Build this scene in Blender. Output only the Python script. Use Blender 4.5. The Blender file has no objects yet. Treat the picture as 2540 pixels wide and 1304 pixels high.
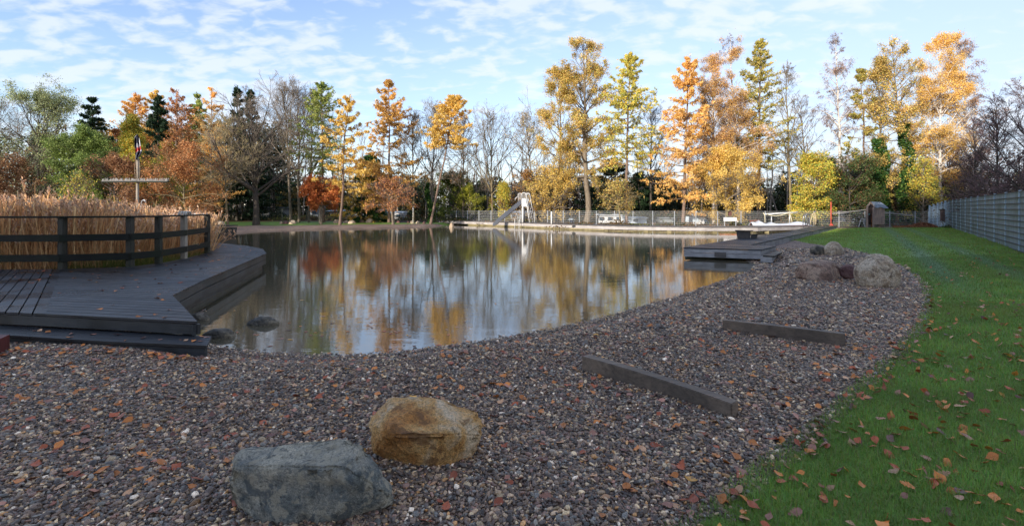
import bpy, bmesh, math, random
import numpy as np
from mathutils import Vector, Matrix
random.seed(7)
RNG = np.random.default_rng(11)
S = bpy.context.scene
COL = S.collection
F, CX, HY, CZ = 1200.0, 1270.0, 517.0, 1.75      # camera model used to survey the place

def P(px, py, z=0.2):
    D = (CZ - z) * F / (py - HY)
    return Vector(((px - CX) / F * D, D, z))
def PD(px, py, D):
    return Vector(((px - CX) / F * D, D, CZ - (py - HY) * D / F))

# ------------------------------------------------------------------ objects
ORG = {}
def tag(o, label=None, cat=None, group=None, kind=None):
    if label: o['label'] = label
    if cat: o['category'] = cat
    if group: o['group'] = group
    if kind: o['kind'] = kind
    return o
def thing(name, loc, label, cat, group=None):
    o = bpy.data.objects.new(name, None)
    o.empty_display_size = 0.2
    COL.objects.link(o); o.location = loc
    ORG[o.name] = Vector(loc)
    return tag(o, label, cat, group)
def link_mesh(name, me, m, parent, origin):
    if m is not None: me.materials.append(m)
    o = bpy.data.objects.new(name, me); COL.objects.link(o)
    if parent is not None:
        o.parent = parent; ORG[o.name] = ORG[parent.name]
    else:
        o.location = origin; ORG[o.name] = Vector(origin)
    return o
def np_mesh(name, V, Fq, m=None, parent=None, origin=(0, 0, 0), cols=None, smooth=False):
    """V (n,3), Fq (m,k) index array -> one object; world coordinates in"""
    org = ORG[parent.name] if parent is not None else Vector(origin)
    V = np.asarray(V, dtype=np.float32) - np.array(org, dtype=np.float32)
    me = bpy.data.meshes.new(name)
    n, k = Fq.shape
    me.vertices.add(len(V)); me.vertices.foreach_set('co', V.ravel())
    me.loops.add(n * k); me.loops.foreach_set('vertex_index', Fq.astype(np.int32).ravel())
    me.polygons.add(n)
    me.polygons.foreach_set('loop_start', np.arange(0, n * k, k, dtype=np.int32))
    me.polygons.foreach_set('loop_total', np.full(n, k, dtype=np.int32))
    if smooth: me.polygons.foreach_set('use_smooth', np.ones(n, dtype=bool))
    me.update(calc_edges=True)
    if cols is not None:
        a = me.color_attributes.new('Col', 'FLOAT_COLOR', 'POINT')
        c4 = np.ones((len(V), 4), dtype=np.float32); c4[:, :3] = cols
        a.data.foreach_set('color', c4.ravel())
    return link_mesh(name, me, m, parent, org)

class MB:
    def __init__(s): s.v = []; s.f = []
    def add(s, vs, fs):
        b = len(s.v); s.v += [tuple(v) for v in vs]; s.f += [tuple(i + b for i in f) for f in fs]; return s
    def hexa(s, b, t):
        """b, t: four bottom and four top corners, counter-clockwise seen from above"""
        return s.add(list(b) + list(t), [(3, 2, 1, 0), (4, 5, 6, 7), (0, 1, 5, 4), (1, 2, 6, 5), (2, 3, 7, 6), (3, 0, 4, 7)])
    def box(s, c, sz, rz=0.0, tilt=None):
        hx, hy, hz = sz[0] / 2, sz[1] / 2, sz[2] / 2
        M = Matrix.Rotation(rz, 3, 'Z')
        if tilt is not None: M = M @ tilt
        c = Vector(c)
        q = [(-hx, -hy), (hx, -hy), (hx, hy), (-hx, hy)]
        return s.hexa([c + M @ Vector((x, y, -hz)) for x, y in q], [c + M @ Vector((x, y, hz)) for x, y in q])
    def bar(s, a, b, w, h, up=(0, 0, 1)):
        """rectangular bar from a to b; w sideways, h along up"""
        a, b = Vector(a), Vector(b); d = (b - a).normalized(); u = Vector(up)
        side = d.cross(u)
        if side.length < 1e-4: side = d.cross(Vector((1, 0, 0)))
        side.normalize(); u = side.cross(d).normalized()
        def ring(p): return [p - side * w / 2 - u * h / 2, p + side * w / 2 - u * h / 2, p + side * w / 2 + u * h / 2, p - side * w / 2 + u * h / 2]
        return s.add(ring(a) + ring(b), [(3, 2, 1, 0), (4, 5, 6, 7), (0, 1, 5, 4), (1, 2, 6, 5), (2, 3, 7, 6), (3, 0, 4, 7)])
    def tube(s, pts, r, n=8, r1=None):
        pts = [Vector(p) for p in pts]; m = len(pts); vs = []
        up = Vector((0.13, 0.21, 1)).normalized()
        for i, p in enumerate(pts):
            d = (pts[min(i + 1, m - 1)] - pts[max(i - 1, 0)]).normalized()
            a = d.cross(up)
            if a.length < 0.05: a = d.cross(Vector((1, 0, 0)))
            a.normalize(); b = d.cross(a)
            rr = r if r1 is None else r + (r1 - r) * i / (m - 1)
            vs += [p + (a * math.cos(2 * math.pi * k / n) + b * math.sin(2 * math.pi * k / n)) * rr for k in range(n)]
        fs = [(i * n + k, i * n + (k + 1) % n, (i + 1) * n + (k + 1) % n, (i + 1) * n + k) for i in range(m - 1) for k in range(n)]
        fs += [tuple(reversed(range(n))), tuple((m - 1) * n + k for k in range(n))]
        return s.add(vs, fs)
    def prism(s, poly, z0, z1):
        n = len(poly)
        ar = sum(poly[i][0] * poly[(i + 1) % n][1] - poly[(i + 1) % n][0] * poly[i][1] for i in range(n))
        if ar < 0: poly = poly[::-1]
        vs = [(p[0], p[1], z0) for p in poly] + [(p[0], p[1], z1) for p in poly]
        return s.add(vs, [tuple(reversed(range(n))), tuple(range(n, 2 * n))] + [(i, (i + 1) % n, n + (i + 1) % n, n + i) for i in range(n)])
    def build(s, name, m, parent=None, origin=(0, 0, 0), smooth=False, bevel=0.0):
        org = ORG[parent.name] if parent is not None else Vector(origin)
        me = bpy.data.meshes.new(name)
        me.from_pydata([Vector(v) - org for v in s.v], [], s.f)
        bm = bmesh.new(); bm.from_mesh(me)
        bmesh.ops.recalc_face_normals(bm, faces=bm.faces)
        if bevel:
            bmesh.ops.bevel(bm, geom=[e for e in bm.edges if len(e.link_faces) == 2 and e.calc_face_angle(0) > 0.6], offset=bevel, segments=2, affect='EDGES')
        bm.to_mesh(me); bm.free()
        if smooth: me.polygons.foreach_set('use_smooth', [True] * len(me.polygons))
        me.update()
        return link_mesh(name, me, m, parent, org)

# ------------------------------------------------------------------ materials
class N:
    def __init__(s, name):
        s.m = bpy.data.materials.new(name); s.m.use_nodes = True
        s.t = s.m.node_tree; s.b = s.t.nodes['Principled BSDF']; s.o = s.t.nodes['Material Output']
    def n(s, ty, **kw):
        x = s.t.nodes.new(ty)
        for k, v in kw.items():
            if k in x.inputs: x.inputs[k].default_value = v
            else: setattr(x, k, v)
        return x
    def l(s, a, b): s.t.links.new(a, b)
    def coord(s, sc=(1, 1, 1), rot=(0, 0, 0), kind='Object'):
        c = s.n('ShaderNodeTexCoord'); mp = s.n('ShaderNodeMapping')
        mp.inputs['Scale'].default_value = sc; mp.inputs['Rotation'].default_value = rot
        s.l(c.outputs[kind], mp.inputs['Vector']); return mp.outputs['Vector']
    def noise(s, vec, scale, detail=4, rough=0.6, dist=0.0):
        x = s.n('ShaderNodeTexNoise'); x.inputs['Scale'].default_value = scale; x.inputs['Detail'].default_value = detail
        x.inputs['Roughness'].default_value = rough; x.inputs['Distortion'].default_value = dist
        if vec is not None: s.l(vec, x.inputs['Vector'])
        return x.outputs['Fac']
    def vor(s, vec, scale, feature='F1'):
        x = s.n('ShaderNodeTexVoronoi'); x.feature = feature; x.inputs['Scale'].default_value = scale
        s.l(vec, x.inputs['Vector']); return x
    def ramp(s, fac, stops, interp='LINEAR'):
        r = s.n('ShaderNodeValToRGB'); r.color_ramp.interpolation = interp
        el = r.color_ramp.elements
        while len(el) < len(stops): el.new(0.5)
        for e, (p, c) in zip(el, stops):
            e.position = p; e.color = (*c, 1) if len(c) == 3 else c
        s.l(fac, r.inputs['Fac']); return r.outputs['Color']
    def mix(s, fac, a, b, mode='MIX'):
        x = s.n('ShaderNodeMix'); x.data_type = 'RGBA'; x.blend_type = mode
        for i, v in ((0, fac), (6, a), (7, b)):
            if isinstance(v, (int, float)): x.inputs[i].default_value = v
            elif isinstance(v, tuple): x.inputs[i].default_value = (*v, 1)
            else: s.l(v, x.inputs[i])
        return x.outputs[2]
    def math(s, op, a, b=None, c=None, clamp=False):
        x = s.n('ShaderNodeMath'); x.operation = op; x.use_clamp = clamp
        for i, v in enumerate((a, b, c)):
            if v is None: continue
            if isinstance(v, (int, float)): x.inputs[i].default_value = v
            else: s.l(v, x.inputs[i])
        return x.outputs[0]
    def bump(s, h, strength=0.3, dist=0.02, normal=None):
        x = s.n('ShaderNodeBump'); x.inputs['Strength'].default_value = strength; x.inputs['Distance'].default_value = dist
        s.l(h, x.inputs['Height'])
        if normal is not None: s.l(normal, x.inputs['Normal'])
        s.l(x.outputs['Normal'], s.b.inputs['Normal']); return x.outputs['Normal']
    def col(s, c):
        if isinstance(c, tuple): s.b.inputs['Base Color'].default_value = (*c, 1)
        else: s.l(c, s.b.inputs['Base Color'])
        return s
    def rough(s, r): s.b.inputs['Roughness'].default_value = r; return s
    def metal(s, r): s.b.inputs['Metallic'].default_value = r; return s

def simple(name, c, rough=0.6, var=0.25, scale=6, metal=0.0, bump=0.0):
    x = N(name); f = x.noise(x.coord(), scale)
    d = tuple(v * (1 - var) for v in c); l = tuple(min(1, v * (1 + var)) for v in c)
    x.col(x.ramp(f, [(0.3, d), (0.7, l)])).rough(rough).metal(metal)
    if bump: x.bump(f, bump)
    return x.m

def wood(name, c, rough=0.6, sc=(2, 30, 30), stain=None, spec=0.5, groove=0.0):
    """weathered plank wood, grain along the object's X unless sc says otherwise"""
    x = N(name); v = x.coord(sc)
    g = x.noise(v, 1.0, 6, 0.7, 0.6)
    big = x.noise(x.coord(), 1.7, 3)
    d = tuple(k * 0.5 for k in c); l = tuple(min(1, k * 1.45) for k in c)
    base = x.ramp(g, [(0.3, d), (0.5, c), (0.75, l)])
    st = stain or tuple(k * 0.35 for k in c)
    base = x.mix(x.ramp(big, [(0.42, (0, 0, 0)), (0.62, (1, 1, 1))]), base, x.mix(0.55, base, st))
    x.col(base).rough(rough); x.bump(g, 0.35, 0.01)
    x.b.inputs['Specular IOR Level'].default_value = spec
    return x.m

def vcol(name, rough=0.6, trans=0.0, spec=0.3, noise=0.0):
    x = N(name); a = x.n('ShaderNodeAttribute', attribute_name='Col')
    c = a.outputs['Color']
    if noise:
        c = x.mix(noise, c, x.ramp(x.noise(x.coord(), 180, 2), [(0.3, (0.2, 0.2, 0.2)), (0.75, (1.5, 1.5, 1.5))]), 'MULTIPLY')
    x.col(c).rough(rough); x.b.inputs['Specular IOR Level'].default_value = spec
    if trans:
        tr = x.n('ShaderNodeBsdfTranslucent'); x.l(c, tr.inputs['Color'])
        mx = x.n('ShaderNodeMixShader'); mx.inputs[0].default_value = trans
        x.l(x.b.outputs[0], mx.inputs[1]); x.l(tr.outputs[0], mx.inputs[2]); x.l(mx.outputs[0], x.o.inputs['Surface'])
    return x.m

M = {}
M['leaf'] = vcol('foliage_leaves', 0.55, 0.3)
M['blade'] = vcol('grass_blades', 0.5, 0.3)
M['pebble'] = vcol('pebble_stone', 0.3, 0, 0.5, 0.7)
M['plain'] = vcol('tinted_plain', 0.7)
M['reed'] = vcol('dry_reed', 0.7, 0.15)
def plank_mat(name, c, rough, rz, wet=0.5):
    x = N(name); a = x.n('ShaderNodeAttribute', attribute_name='Col')
    v = x.coord((2.2, 40, 10), (0, 0, -rz))
    g = x.noise(v, 1, 5, 0.7, 0.4)
    gv = x.n('ShaderNodeTexWave', wave_type='BANDS', bands_direction='Y'); gv.inputs['Scale'].default_value = 26; gv.inputs['Distortion'].default_value = 0
    x.l(x.coord((1, 1, 1), (0, 0, -rz)), gv.inputs['Vector'])
    big = x.noise(x.coord(), 0.9, 4)
    base = x.ramp(g, [(0.3, tuple(k * 0.6 for k in c)), (0.7, tuple(k * 1.4 for k in c))])
    base = x.mix(1.0, base, a.outputs['Color'], 'MULTIPLY')
    x.col(base)
    r = x.n('ShaderNodeMapRange'); x.l(big, r.inputs['Value'])
    r.inputs['From Min'].default_value = 0.35; r.inputs['From Max'].default_value = 0.65
    r.inputs['To Min'].default_value = rough - 0.13; r.inputs['To Max'].default_value = rough + 0.18
    x.l(r.outputs[0], x.b.inputs['Roughness'])
    x.b.inputs['Specular IOR Level'].default_value = wet * 1.1
    h = x.math('ADD', x.math('MULTIPLY', gv.outputs['Fac'], 0.6), x.math('MULTIPLY', g, 0.8))
    x.bump(h, 0.45, 0.006)
    return x.m
def bark(name, c, sc=(9, 9, 2.2)):
    x = N(name); f = x.noise(x.coord(sc), 1, 5, 0.7, 0.5)
    x.col(x.ramp(f, [(0.3, tuple(k * 0.45 for k in c)), (0.55, c), (0.8, tuple(min(1, k * 1.5) for k in c))])).rough(0.85)
    x.bump(f, 0.6, 0.03)
    return x.m
M['bark_grey'] = bark('bark_grey_brown', (0.2, 0.16, 0.115))
M['bark_tan'] = bark('bark_tan', (0.24, 0.19, 0.105))
M['bark_dark'] = bark('bark_dark', (0.08, 0.064, 0.05))
M['bark_larch'] = bark('bark_larch', (0.2, 0.135, 0.1))
def birch_bark():
    x = N('bark_birch'); v = x.coord((1.4, 1.4, 7))
    f = x.noise(v, 1.6, 4, 0.6)
    x.col(x.ramp(f, [(0.36, (0.05, 0.045, 0.04)), (0.44, (0.55, 0.5, 0.45)), (0.8, (0.75, 0.7, 0.66))])).rough(0.6)
    return x.m
M['bark_birch'] = birch_bark()
M['twig_birch'] = simple('twig_reddish', (0.16, 0.09, 0.075), 0.7)
M['twig_grey'] = simple('twig_grey', (0.27, 0.22, 0.175), 0.8)
M['twig_tan'] = simple('twig_tan', (0.42, 0.34, 0.18), 0.8)
M['twig_purple'] = simple('twig_purple', (0.2, 0.12, 0.12), 0.8)
# ------------------------------------------------------------------ the lie of the land
def poly2(pts): return np.array([(p[0], p[1]) for p in pts], dtype=np.float64)
def sdist(X, Y, poly):
    """signed distance, positive inside"""
    d2 = np.full(X.shape, 1e18); ins = np.zeros(X.shape, bool); n = len(poly)
    for i in range(n):
        ax, ay = poly[i]; bx, by = poly[(i + 1) % n]
        ex, ey = bx - ax, by - ay; L = ex * ex + ey * ey + 1e-12
        t = np.clip(((X - ax) * ex + (Y - ay) * ey) / L, 0, 1)
        d2 = np.minimum(d2, (X - ax - t * ex) ** 2 + (Y - ay - t * ey) ** 2)
        c = ((ay > Y) != (by > Y))
        with np.errstate(divide='ignore', invalid='ignore'):
            xi = (bx - ax) * (Y - ay) / (by - ay + 1e-30) + ax
        ins ^= c & (X < xi)
    d = np.sqrt(d2); return np.where(ins, d, -d)
def sm(t): t = np.clip(t, 0, 1); return t * t * (3 - 2 * t)

near_shore = [(480, 868), (515, 873), (560, 881), (640, 886), (740, 891), (850, 893), (950, 888), (1050, 878), (1200, 857), (1350, 832), (1500, 800), (1600, 771), (1700, 741), (1800, 707), (1880, 678), (1905, 655)]
pond_w = [P(x, y, 0) for x, y in near_shore] + [Vector((8.3, 17.9, 0)), Vector((14.2, 25.2, 0)), Vector((20.6, 32.8, 0)), Vector((24.3, 37.4, 0)), Vector((24.5, 40, 0)), Vector((14, 40, 0)), Vector((6, 44.6, 0)), Vector((-1, 53, 0)), Vector((-6, 59, 0))]
pond_w += [P(x, y, 0) for x, y in [(1085, 562.5), (1000, 564.5), (900, 566.5), (800, 568), (700, 570.5), (620, 574), (560, 580), (530, 586)]]
pond_w += [Vector((-15.6, 24.6, 0)), Vector((-11.7, 18, 0)), Vector((-9.0, 13.6, 0)), Vector((-5.4, 8, 0)), Vector((-5, 6.4, 0))]
POND = poly2(pond_w)
lawn_edge = [(1600, 1380), (1690, 1300), (1790, 1232), (1900, 1145), (2010, 1070), (2100, 1000), (2165, 930), (2235, 868), (2290, 800), (2306, 745), (2292, 695), (2240, 657), (2150, 627), (2080, 612), (2010, 601), (1960, 592)]
LAWN_R = poly2([P(x, y, 0.24) for x, y in lawn_edge] + [Vector((20.9, 32.6, 0)), Vector((25.0, 37.6, 0)), Vector((34.3, 38.2, 0)), Vector((37, 38.0, 0)), Vector((21.5, 19.5, 0)), Vector((17, 15, 0)), Vector((12.5, 9.5, 0)), Vector((6, 0, 0)), Vector((2.5, -6, 0)), Vector((-0.5, -6, 0)), Vector((-0.1, 1, 0))])
LAWN_L = poly2([(-29, 43), (-25.5, 42.5), (-21, 43), (-17, 45.5), (-11, 47.5), (-4, 50.5), (-4, 53), (-12, 52), (-20, 54), (-40, 54), (-40, 43)])
WOOD = poly2([(-300, 30), (-60, 26), (-36, 40), (-34, 53), (-20, 53.5), (-12, 50.5), (-6.5, 52.5), (-4, 60), (1, 55), (9, 43.5), (16, 41), (27, 41.5), (27.4, 38.2), (38, 38.8), (22.3, 19.3), (17.8, 14.6), (13.3, 9), (7, 0), (12, -30), (300, -30), (300, 500), (-300, 500)])

def fields(X, Y):
    p = sdist(X, Y, POND); lw = np.maximum(sdist(X, Y, LAWN_R), sdist(X, Y, LAWN_L)); wd = sdist(X, Y, WOOD)
    return p, lw, wd
def height(X, Y, f=None):
    p, lw, wd = f if f is not None else fields(X, Y)
    land = 0.2 * sm(-p / 0.85) + 0.09 * sm(lw / 2.0) * (Y < 60) + 0.10 * sm((-p - 1.0) / 8.0) * (Y > 14) * (lw < 0) 
    reedbed = sm((-5.2 - X - 0.25 * (Y - 8)) / 2.5) * sm((Y - 9.5) / 1.5) * sm((33 - Y) / 4)
    land = land * (1 - reedbed) + reedbed * 0.06
    lump = 0.012 * (np.sin(X * 2.1 + 0.7 * Y) + np.sin(Y * 2.7 - X * 1.3)) * sm(-p / 1.0)
    return np.where(p > 0, -0.55 * sm(p / 2.6), np.maximum(land + lump, 0.004))
def hz(x, y): return float(height(np.array([float(x)]), np.array([float(y)]))[0])

def axis(lo, hi, a, b, fine, ratio=1.12):
    xs = list(np.arange(a, b + 1e-6, fine)); s = fine; x = a; L = []
    while x > lo: s *= ratio; x -= s; L.append(x)
    s = fine; x = xs[-1]; R = []
    while x < hi: s *= ratio; x += s; R.append(x)
    return np.array(L[::-1] + xs + R)
gx = axis(-260, 260, -6, 12, 0.1, 1.035); gy = axis(-40, 460, 1.8, 14, 0.1, 1.035)
GX, GY = np.meshgrid(gx, gy); fl = fields(GX, GY); GZ = height(GX, GY, fl)
nx, ny = len(gx), len(gy)
idx = np.arange(nx * ny).reshape(ny, nx)
Q = np.stack([idx[:-1, :-1], idx[:-1, 1:], idx[1:, 1:], idx[1:, :-1]], -1).reshape(-1, 4)

def ground_mat():
    x = N('ground_gravel_and_lawn')
    v = x.coord()
    # pebbles
    a1 = x.vor(v, 42); a2 = x.vor(v, 75)
    pal = [(0.0, (0.055, 0.05, 0.055)), (0.2, (0.10, 0.085, 0.085)), (0.4, (0.16, 0.125, 0.115)), (0.6, (0.22, 0.18, 0.155)), (0.8, (0.13, 0.15, 0.175)), (0.93, (0.33, 0.28, 0.23))]
    sp = x.n('ShaderNodeSeparateColor'); x.l(a1.outputs['Color'], sp.inputs[0])
    sp2 = x.n('ShaderNodeSeparateColor'); x.l(a2.outputs['Color'], sp2.inputs[0])
    c1 = x.ramp(sp.outputs[0], pal); c2 = x.ramp(sp2.outputs[1], pal)
    gcol = x.mix(x.math('GREATER_THAN', sp.outputs[2], 0.55), c1, c2)
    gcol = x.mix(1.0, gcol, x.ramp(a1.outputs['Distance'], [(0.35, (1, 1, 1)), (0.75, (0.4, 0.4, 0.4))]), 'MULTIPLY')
    cl = x.noise(v, 0.5, 3)
    gcol = x.mix(1.0, gcol, x.ramp(cl, [(0.3, (1.75, 1.45, 1.25)), (0.7, (2.25, 1.9, 1.6))]), 'MULTIPLY')
    # lawn
    n1 = x.noise(v, 1.1, 5); n2 = x.noise(x.coord((14, 5, 1)), 6, 6, 0.75)
    lc = x.ramp(n2, [(0.3, (0.08, 0.13, 0.018)), (0.55, (0.17, 0.29, 0.04)), (0.8, (0.25, 0.38, 0.08))])
    lc = x.mix(x.math('MULTIPLY', n1, 0.5), lc, (0.15, 0.28, 0.04))
    st = x.n('ShaderNodeAttribute', attribute_name='stripe')
    lc = x.mix(st.outputs['Fac'], lc, (0.16, 0.25, 0.14))
    sd = x.n('ShaderNodeAttribute', attribute_name='lawn_sd')
    e = x.math('ADD', sd.outputs['Fac'], x.math('MULTIPLY', x.math('SUBTRACT', x.noise(v, 9, 4), 0.5), 0.3))
    mask = x.ramp(e, [(0.0, (0, 0, 0)), (0.04, (1, 1, 1))])
    c = x.mix(mask, gcol, lc)
    # woodland floor
    wd = x.n('ShaderNodeAttribute', attribute_name='wood_sd')
    wc = x.ramp(x.noise(v, 3.2, 6, 0.75), [(0.3, (0.03, 0.028, 0.012)), (0.5, (0.10, 0.05, 0.022)), (0.62, (0.05, 0.07, 0.018)), (0.8, (0.2, 0.10, 0.04))])
    c = x.mix(x.ramp(wd.outputs['Fac'], [(0.0, (0, 0, 0)), (0.3, (1, 1, 1))]), c, wc)
    mud = x.n('ShaderNodeAttribute', attribute_name='mud')
    c = x.mix(mud.outputs['Fac'], c, x.ramp(x.noise(v, 5, 4), [(0.3, (0.035, 0.026, 0.016)), (0.7, (0.09, 0.062, 0.035))]))
    x.col(c).rough(0.75)
    x.b.inputs['Specular IOR Level'].default_value = 0.3
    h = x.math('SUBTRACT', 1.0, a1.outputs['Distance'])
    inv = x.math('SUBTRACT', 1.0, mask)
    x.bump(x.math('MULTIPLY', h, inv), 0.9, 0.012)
    return x.m
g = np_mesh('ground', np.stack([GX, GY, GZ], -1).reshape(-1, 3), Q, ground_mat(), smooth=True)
tag(g, kind='structure')
def fattr(o, name, arr):
    a = o.data.attributes.new(name, 'FLOAT', 'POINT'); a.data.foreach_set('value', arr.astype(np.float32).ravel())
fattr(g, 'lawn_sd', fl[1]); fattr(g, 'wood_sd', fl[2])
def stripe_f(X, Y):
    u = X - 0.72 * Y
    s = np.exp(-((u - 1.95) / 0.33) ** 2) + 0.8 * np.exp(-((u - 3.45) / 0.28) ** 2) + 0.25 * np.exp(-((u - 0.3) / 0.3) ** 2)
    return s * sm((Y - 7) / 6) * (X > 0)
fattr(g, 'stripe', stripe_f(GX, GY) * 0.85)
fattr(g, 'mud', sm((fl[0] + 0.1) / 0.8) + ((GX < -6 - 0.15 * GY) & (GY > 9.5) & (GY < 33) & (fl[0] < 0)) * 0.95)

# water
def water_mat():
    x = N('pond_water')
    v = x.coord((1.0, 2.6, 1.0))
    n1 = x.noise(v, 1.7, 5, 0.5, 0.4); n2 = x.noise(v, 11, 3, 0.5, 0.3)
    big = x.noise(x.coord(), 0.22, 2)
    h = x.math('ADD', x.math('MULTIPLY', n1, 1.0), x.math('MULTIPLY', n2, 0.14))
    h = x.math('MULTIPLY', h, x.math('ADD', 0.35, big))
    x.col((0.10, 0.085, 0.055)).rough(0.02)
    x.b.inputs['IOR'].default_value = 2.5
    x.b.inputs['Specular IOR Level'].default_value = 0.8
    x.bump(h, 0.085, 0.03)
    return x.m
w = MB(); w.add([(-24, 3, 0), (34, 3, 0), (34, 64, 0), (-24, 64, 0)], [(0, 1, 2, 3)])
tag(w.build('water', water_mat()), kind='structure')

# ------------------------------------------------------------------ pebbles
def ico(sub):
    bm = bmesh.new(); bmesh.ops.create_icosphere(bm, subdivisions=sub, radius=1.0)
    V = np.array([v.co[:] for v in bm.verts]); Fc = np.array([[v.index for v in f.verts] for f in bm.faces]); bm.free(); return V, Fc
PAL = np.array([(0.08, 0.066, 0.064), (0.13, 0.10, 0.088), (0.18, 0.135, 0.11), (0.165, 0.108, 0.10), (0.27, 0.21, 0.16), (0.12, 0.125, 0.135), (0.16, 0.16, 0.16), (0.40, 0.33, 0.24), (0.05, 0.042, 0.042), (0.55, 0.5, 0.46), (0.32, 0.19, 0.09)])
PW = np.array([0.19, 0.15, 0.12, 0.09, 0.11, 0.07, 0.05, 0.065, 0.14, 0.02, 0.035]); PW /= PW.sum()
def rotm(az, tx, ty):
    ca, sa = np.cos(az), np.sin(az); n = len(az); R = np.zeros((n, 3, 3))
    R[:, 0, 0] = ca; R[:, 0, 1] = -sa; R[:, 1, 0] = sa; R[:, 1, 1] = ca; R[:, 2, 2] = 1
    A = np.tile(np.eye(3), (n, 1, 1)); A[:, 1, 1] = np.cos(tx); A[:, 1, 2] = -np.sin(tx); A[:, 2, 1] = np.sin(tx); A[:, 2, 2] = np.cos(tx)
    B = np.tile(np.eye(3), (n, 1, 1)); B[:, 0, 0] = np.cos(ty); B[:, 0, 2] = np.sin(ty); B[:, 2, 0] = -np.sin(ty); B[:, 2, 2] = np.cos(ty)
    return R @ A @ B
def scatter(y0, y1, s, margin=1.3):
    ys = np.arange(y0, y1, s); out = []
    X0 = -(y1) * 1.06 - margin; X1 = y1 * 1.06 + margin
    gxx, gyy = np.meshgrid(np.arange(X0, X1, s), ys)
    gxx = gxx + RNG.uniform(-0.5, 0.5, gxx.shape) * s; gyy = gyy + RNG.uniform(-0.5, 0.5, gyy.shape) * s
    X, Y = gxx.ravel(), gyy.ravel(); k = np.abs(X) < Y * 1.06 + margin
    return X[k], Y[k]
def in_poly_arr(X, Y, poly): return sdist(X, Y, poly) > 0
DECK_ALL = poly2([P(-300, 770, 0.45), P(490, 797, 0.45), P(428, 735, 0.45), P(655, 633, 0.45), P(515, 601, 0.45), P(400, 652, 0.45), P(-300, 667, 0.45)])
def pebbles(y0, y1, s, size, sub, V, Fs, C, off):
    X, Y = scatter(y0, y1, s)
    p, lw, wd = fields(X, Y)
    edge = RNG.normal(0, 0.05, len(X))
    k = (p < 0.3) & (lw < edge) & (sdist(X, Y, DECK_ALL) < -0.02) & ~((X < -5.8) & (Y > 9))
    X, Y = X[k], Y[k]; Z = height(X, Y, (p[k], lw[k], wd[k]))
    n = len(X); bv, bf = ico(sub)
    var = 7; shapes = []
    for i in range(var):
        r = np.random.default_rng(i); d = 1 + 0.22 * np.sin(bv @ r.normal(0, 1.6, 3) + r.uniform(0, 6)) + 0.12 * np.sin(bv @ r.normal(0, 3, 3))
        shapes.append(bv * d[:, None])
    shapes = np.array(shapes)
    sz = size * np.clip(RNG.lognormal(0, 0.33, n), 0.5, 2.3)
    sc = np.stack([sz * RNG.uniform(0.9, 1.35, n), sz * RNG.uniform(0.65, 1.0, n), sz * RNG.uniform(0.32, 0.62, n)], -1)
    R = rotm(RNG.uniform(0, 6.283, n), RNG.normal(0, 0.5, n), RNG.normal(0, 0.5, n))
    base = shapes[RNG.integers(0, var, n)] * sc[:, None, :]
    W = np.einsum('nij,nkj->nki', R, base)
    W += np.stack([X, Y, Z + sc[:, 2] * 0.35 + RNG.uniform(-0.006, 0.008, n)], -1)[:, None, :]
    col = PAL[RNG.choice(len(PAL), n, p=PW)] * RNG.uniform(0.45, 1.75, (n, 1)) * np.array([1.8, 1.54, 1.2])
    nv = len(bv)
    V.append(W.reshape(-1, 3)); Fs.append((bf[None] + (np.arange(n) * nv)[:, None, None]).reshape(-1, 3) + off)
    C.append(np.repeat(col, nv, 0)); return off + n * nv
V, Fs, C = [], [], []; off = 0
off = pebbles(2.0, 3.3, 0.0138, 0.0098, 2, V, Fs, C, off)
off = pebbles(3.3, 6.0, 0.0158, 0.0110, 1, V, Fs, C, off)
off = pebbles(6.0, 10.5, 0.024, 0.0155, 1, V, Fs, C, off)
off = pebbles(10.5, 19.0, 0.05, 0.031, 1, V, Fs, C, off)
o = np_mesh('gravel', np.concatenate(V), np.concatenate(Fs), M['pebble'], cols=np.concatenate(C), smooth=True)
tag(o, 'wet round pebbles in grey, brown and purple covering the beach', 'gravel', kind='stuff')

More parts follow.
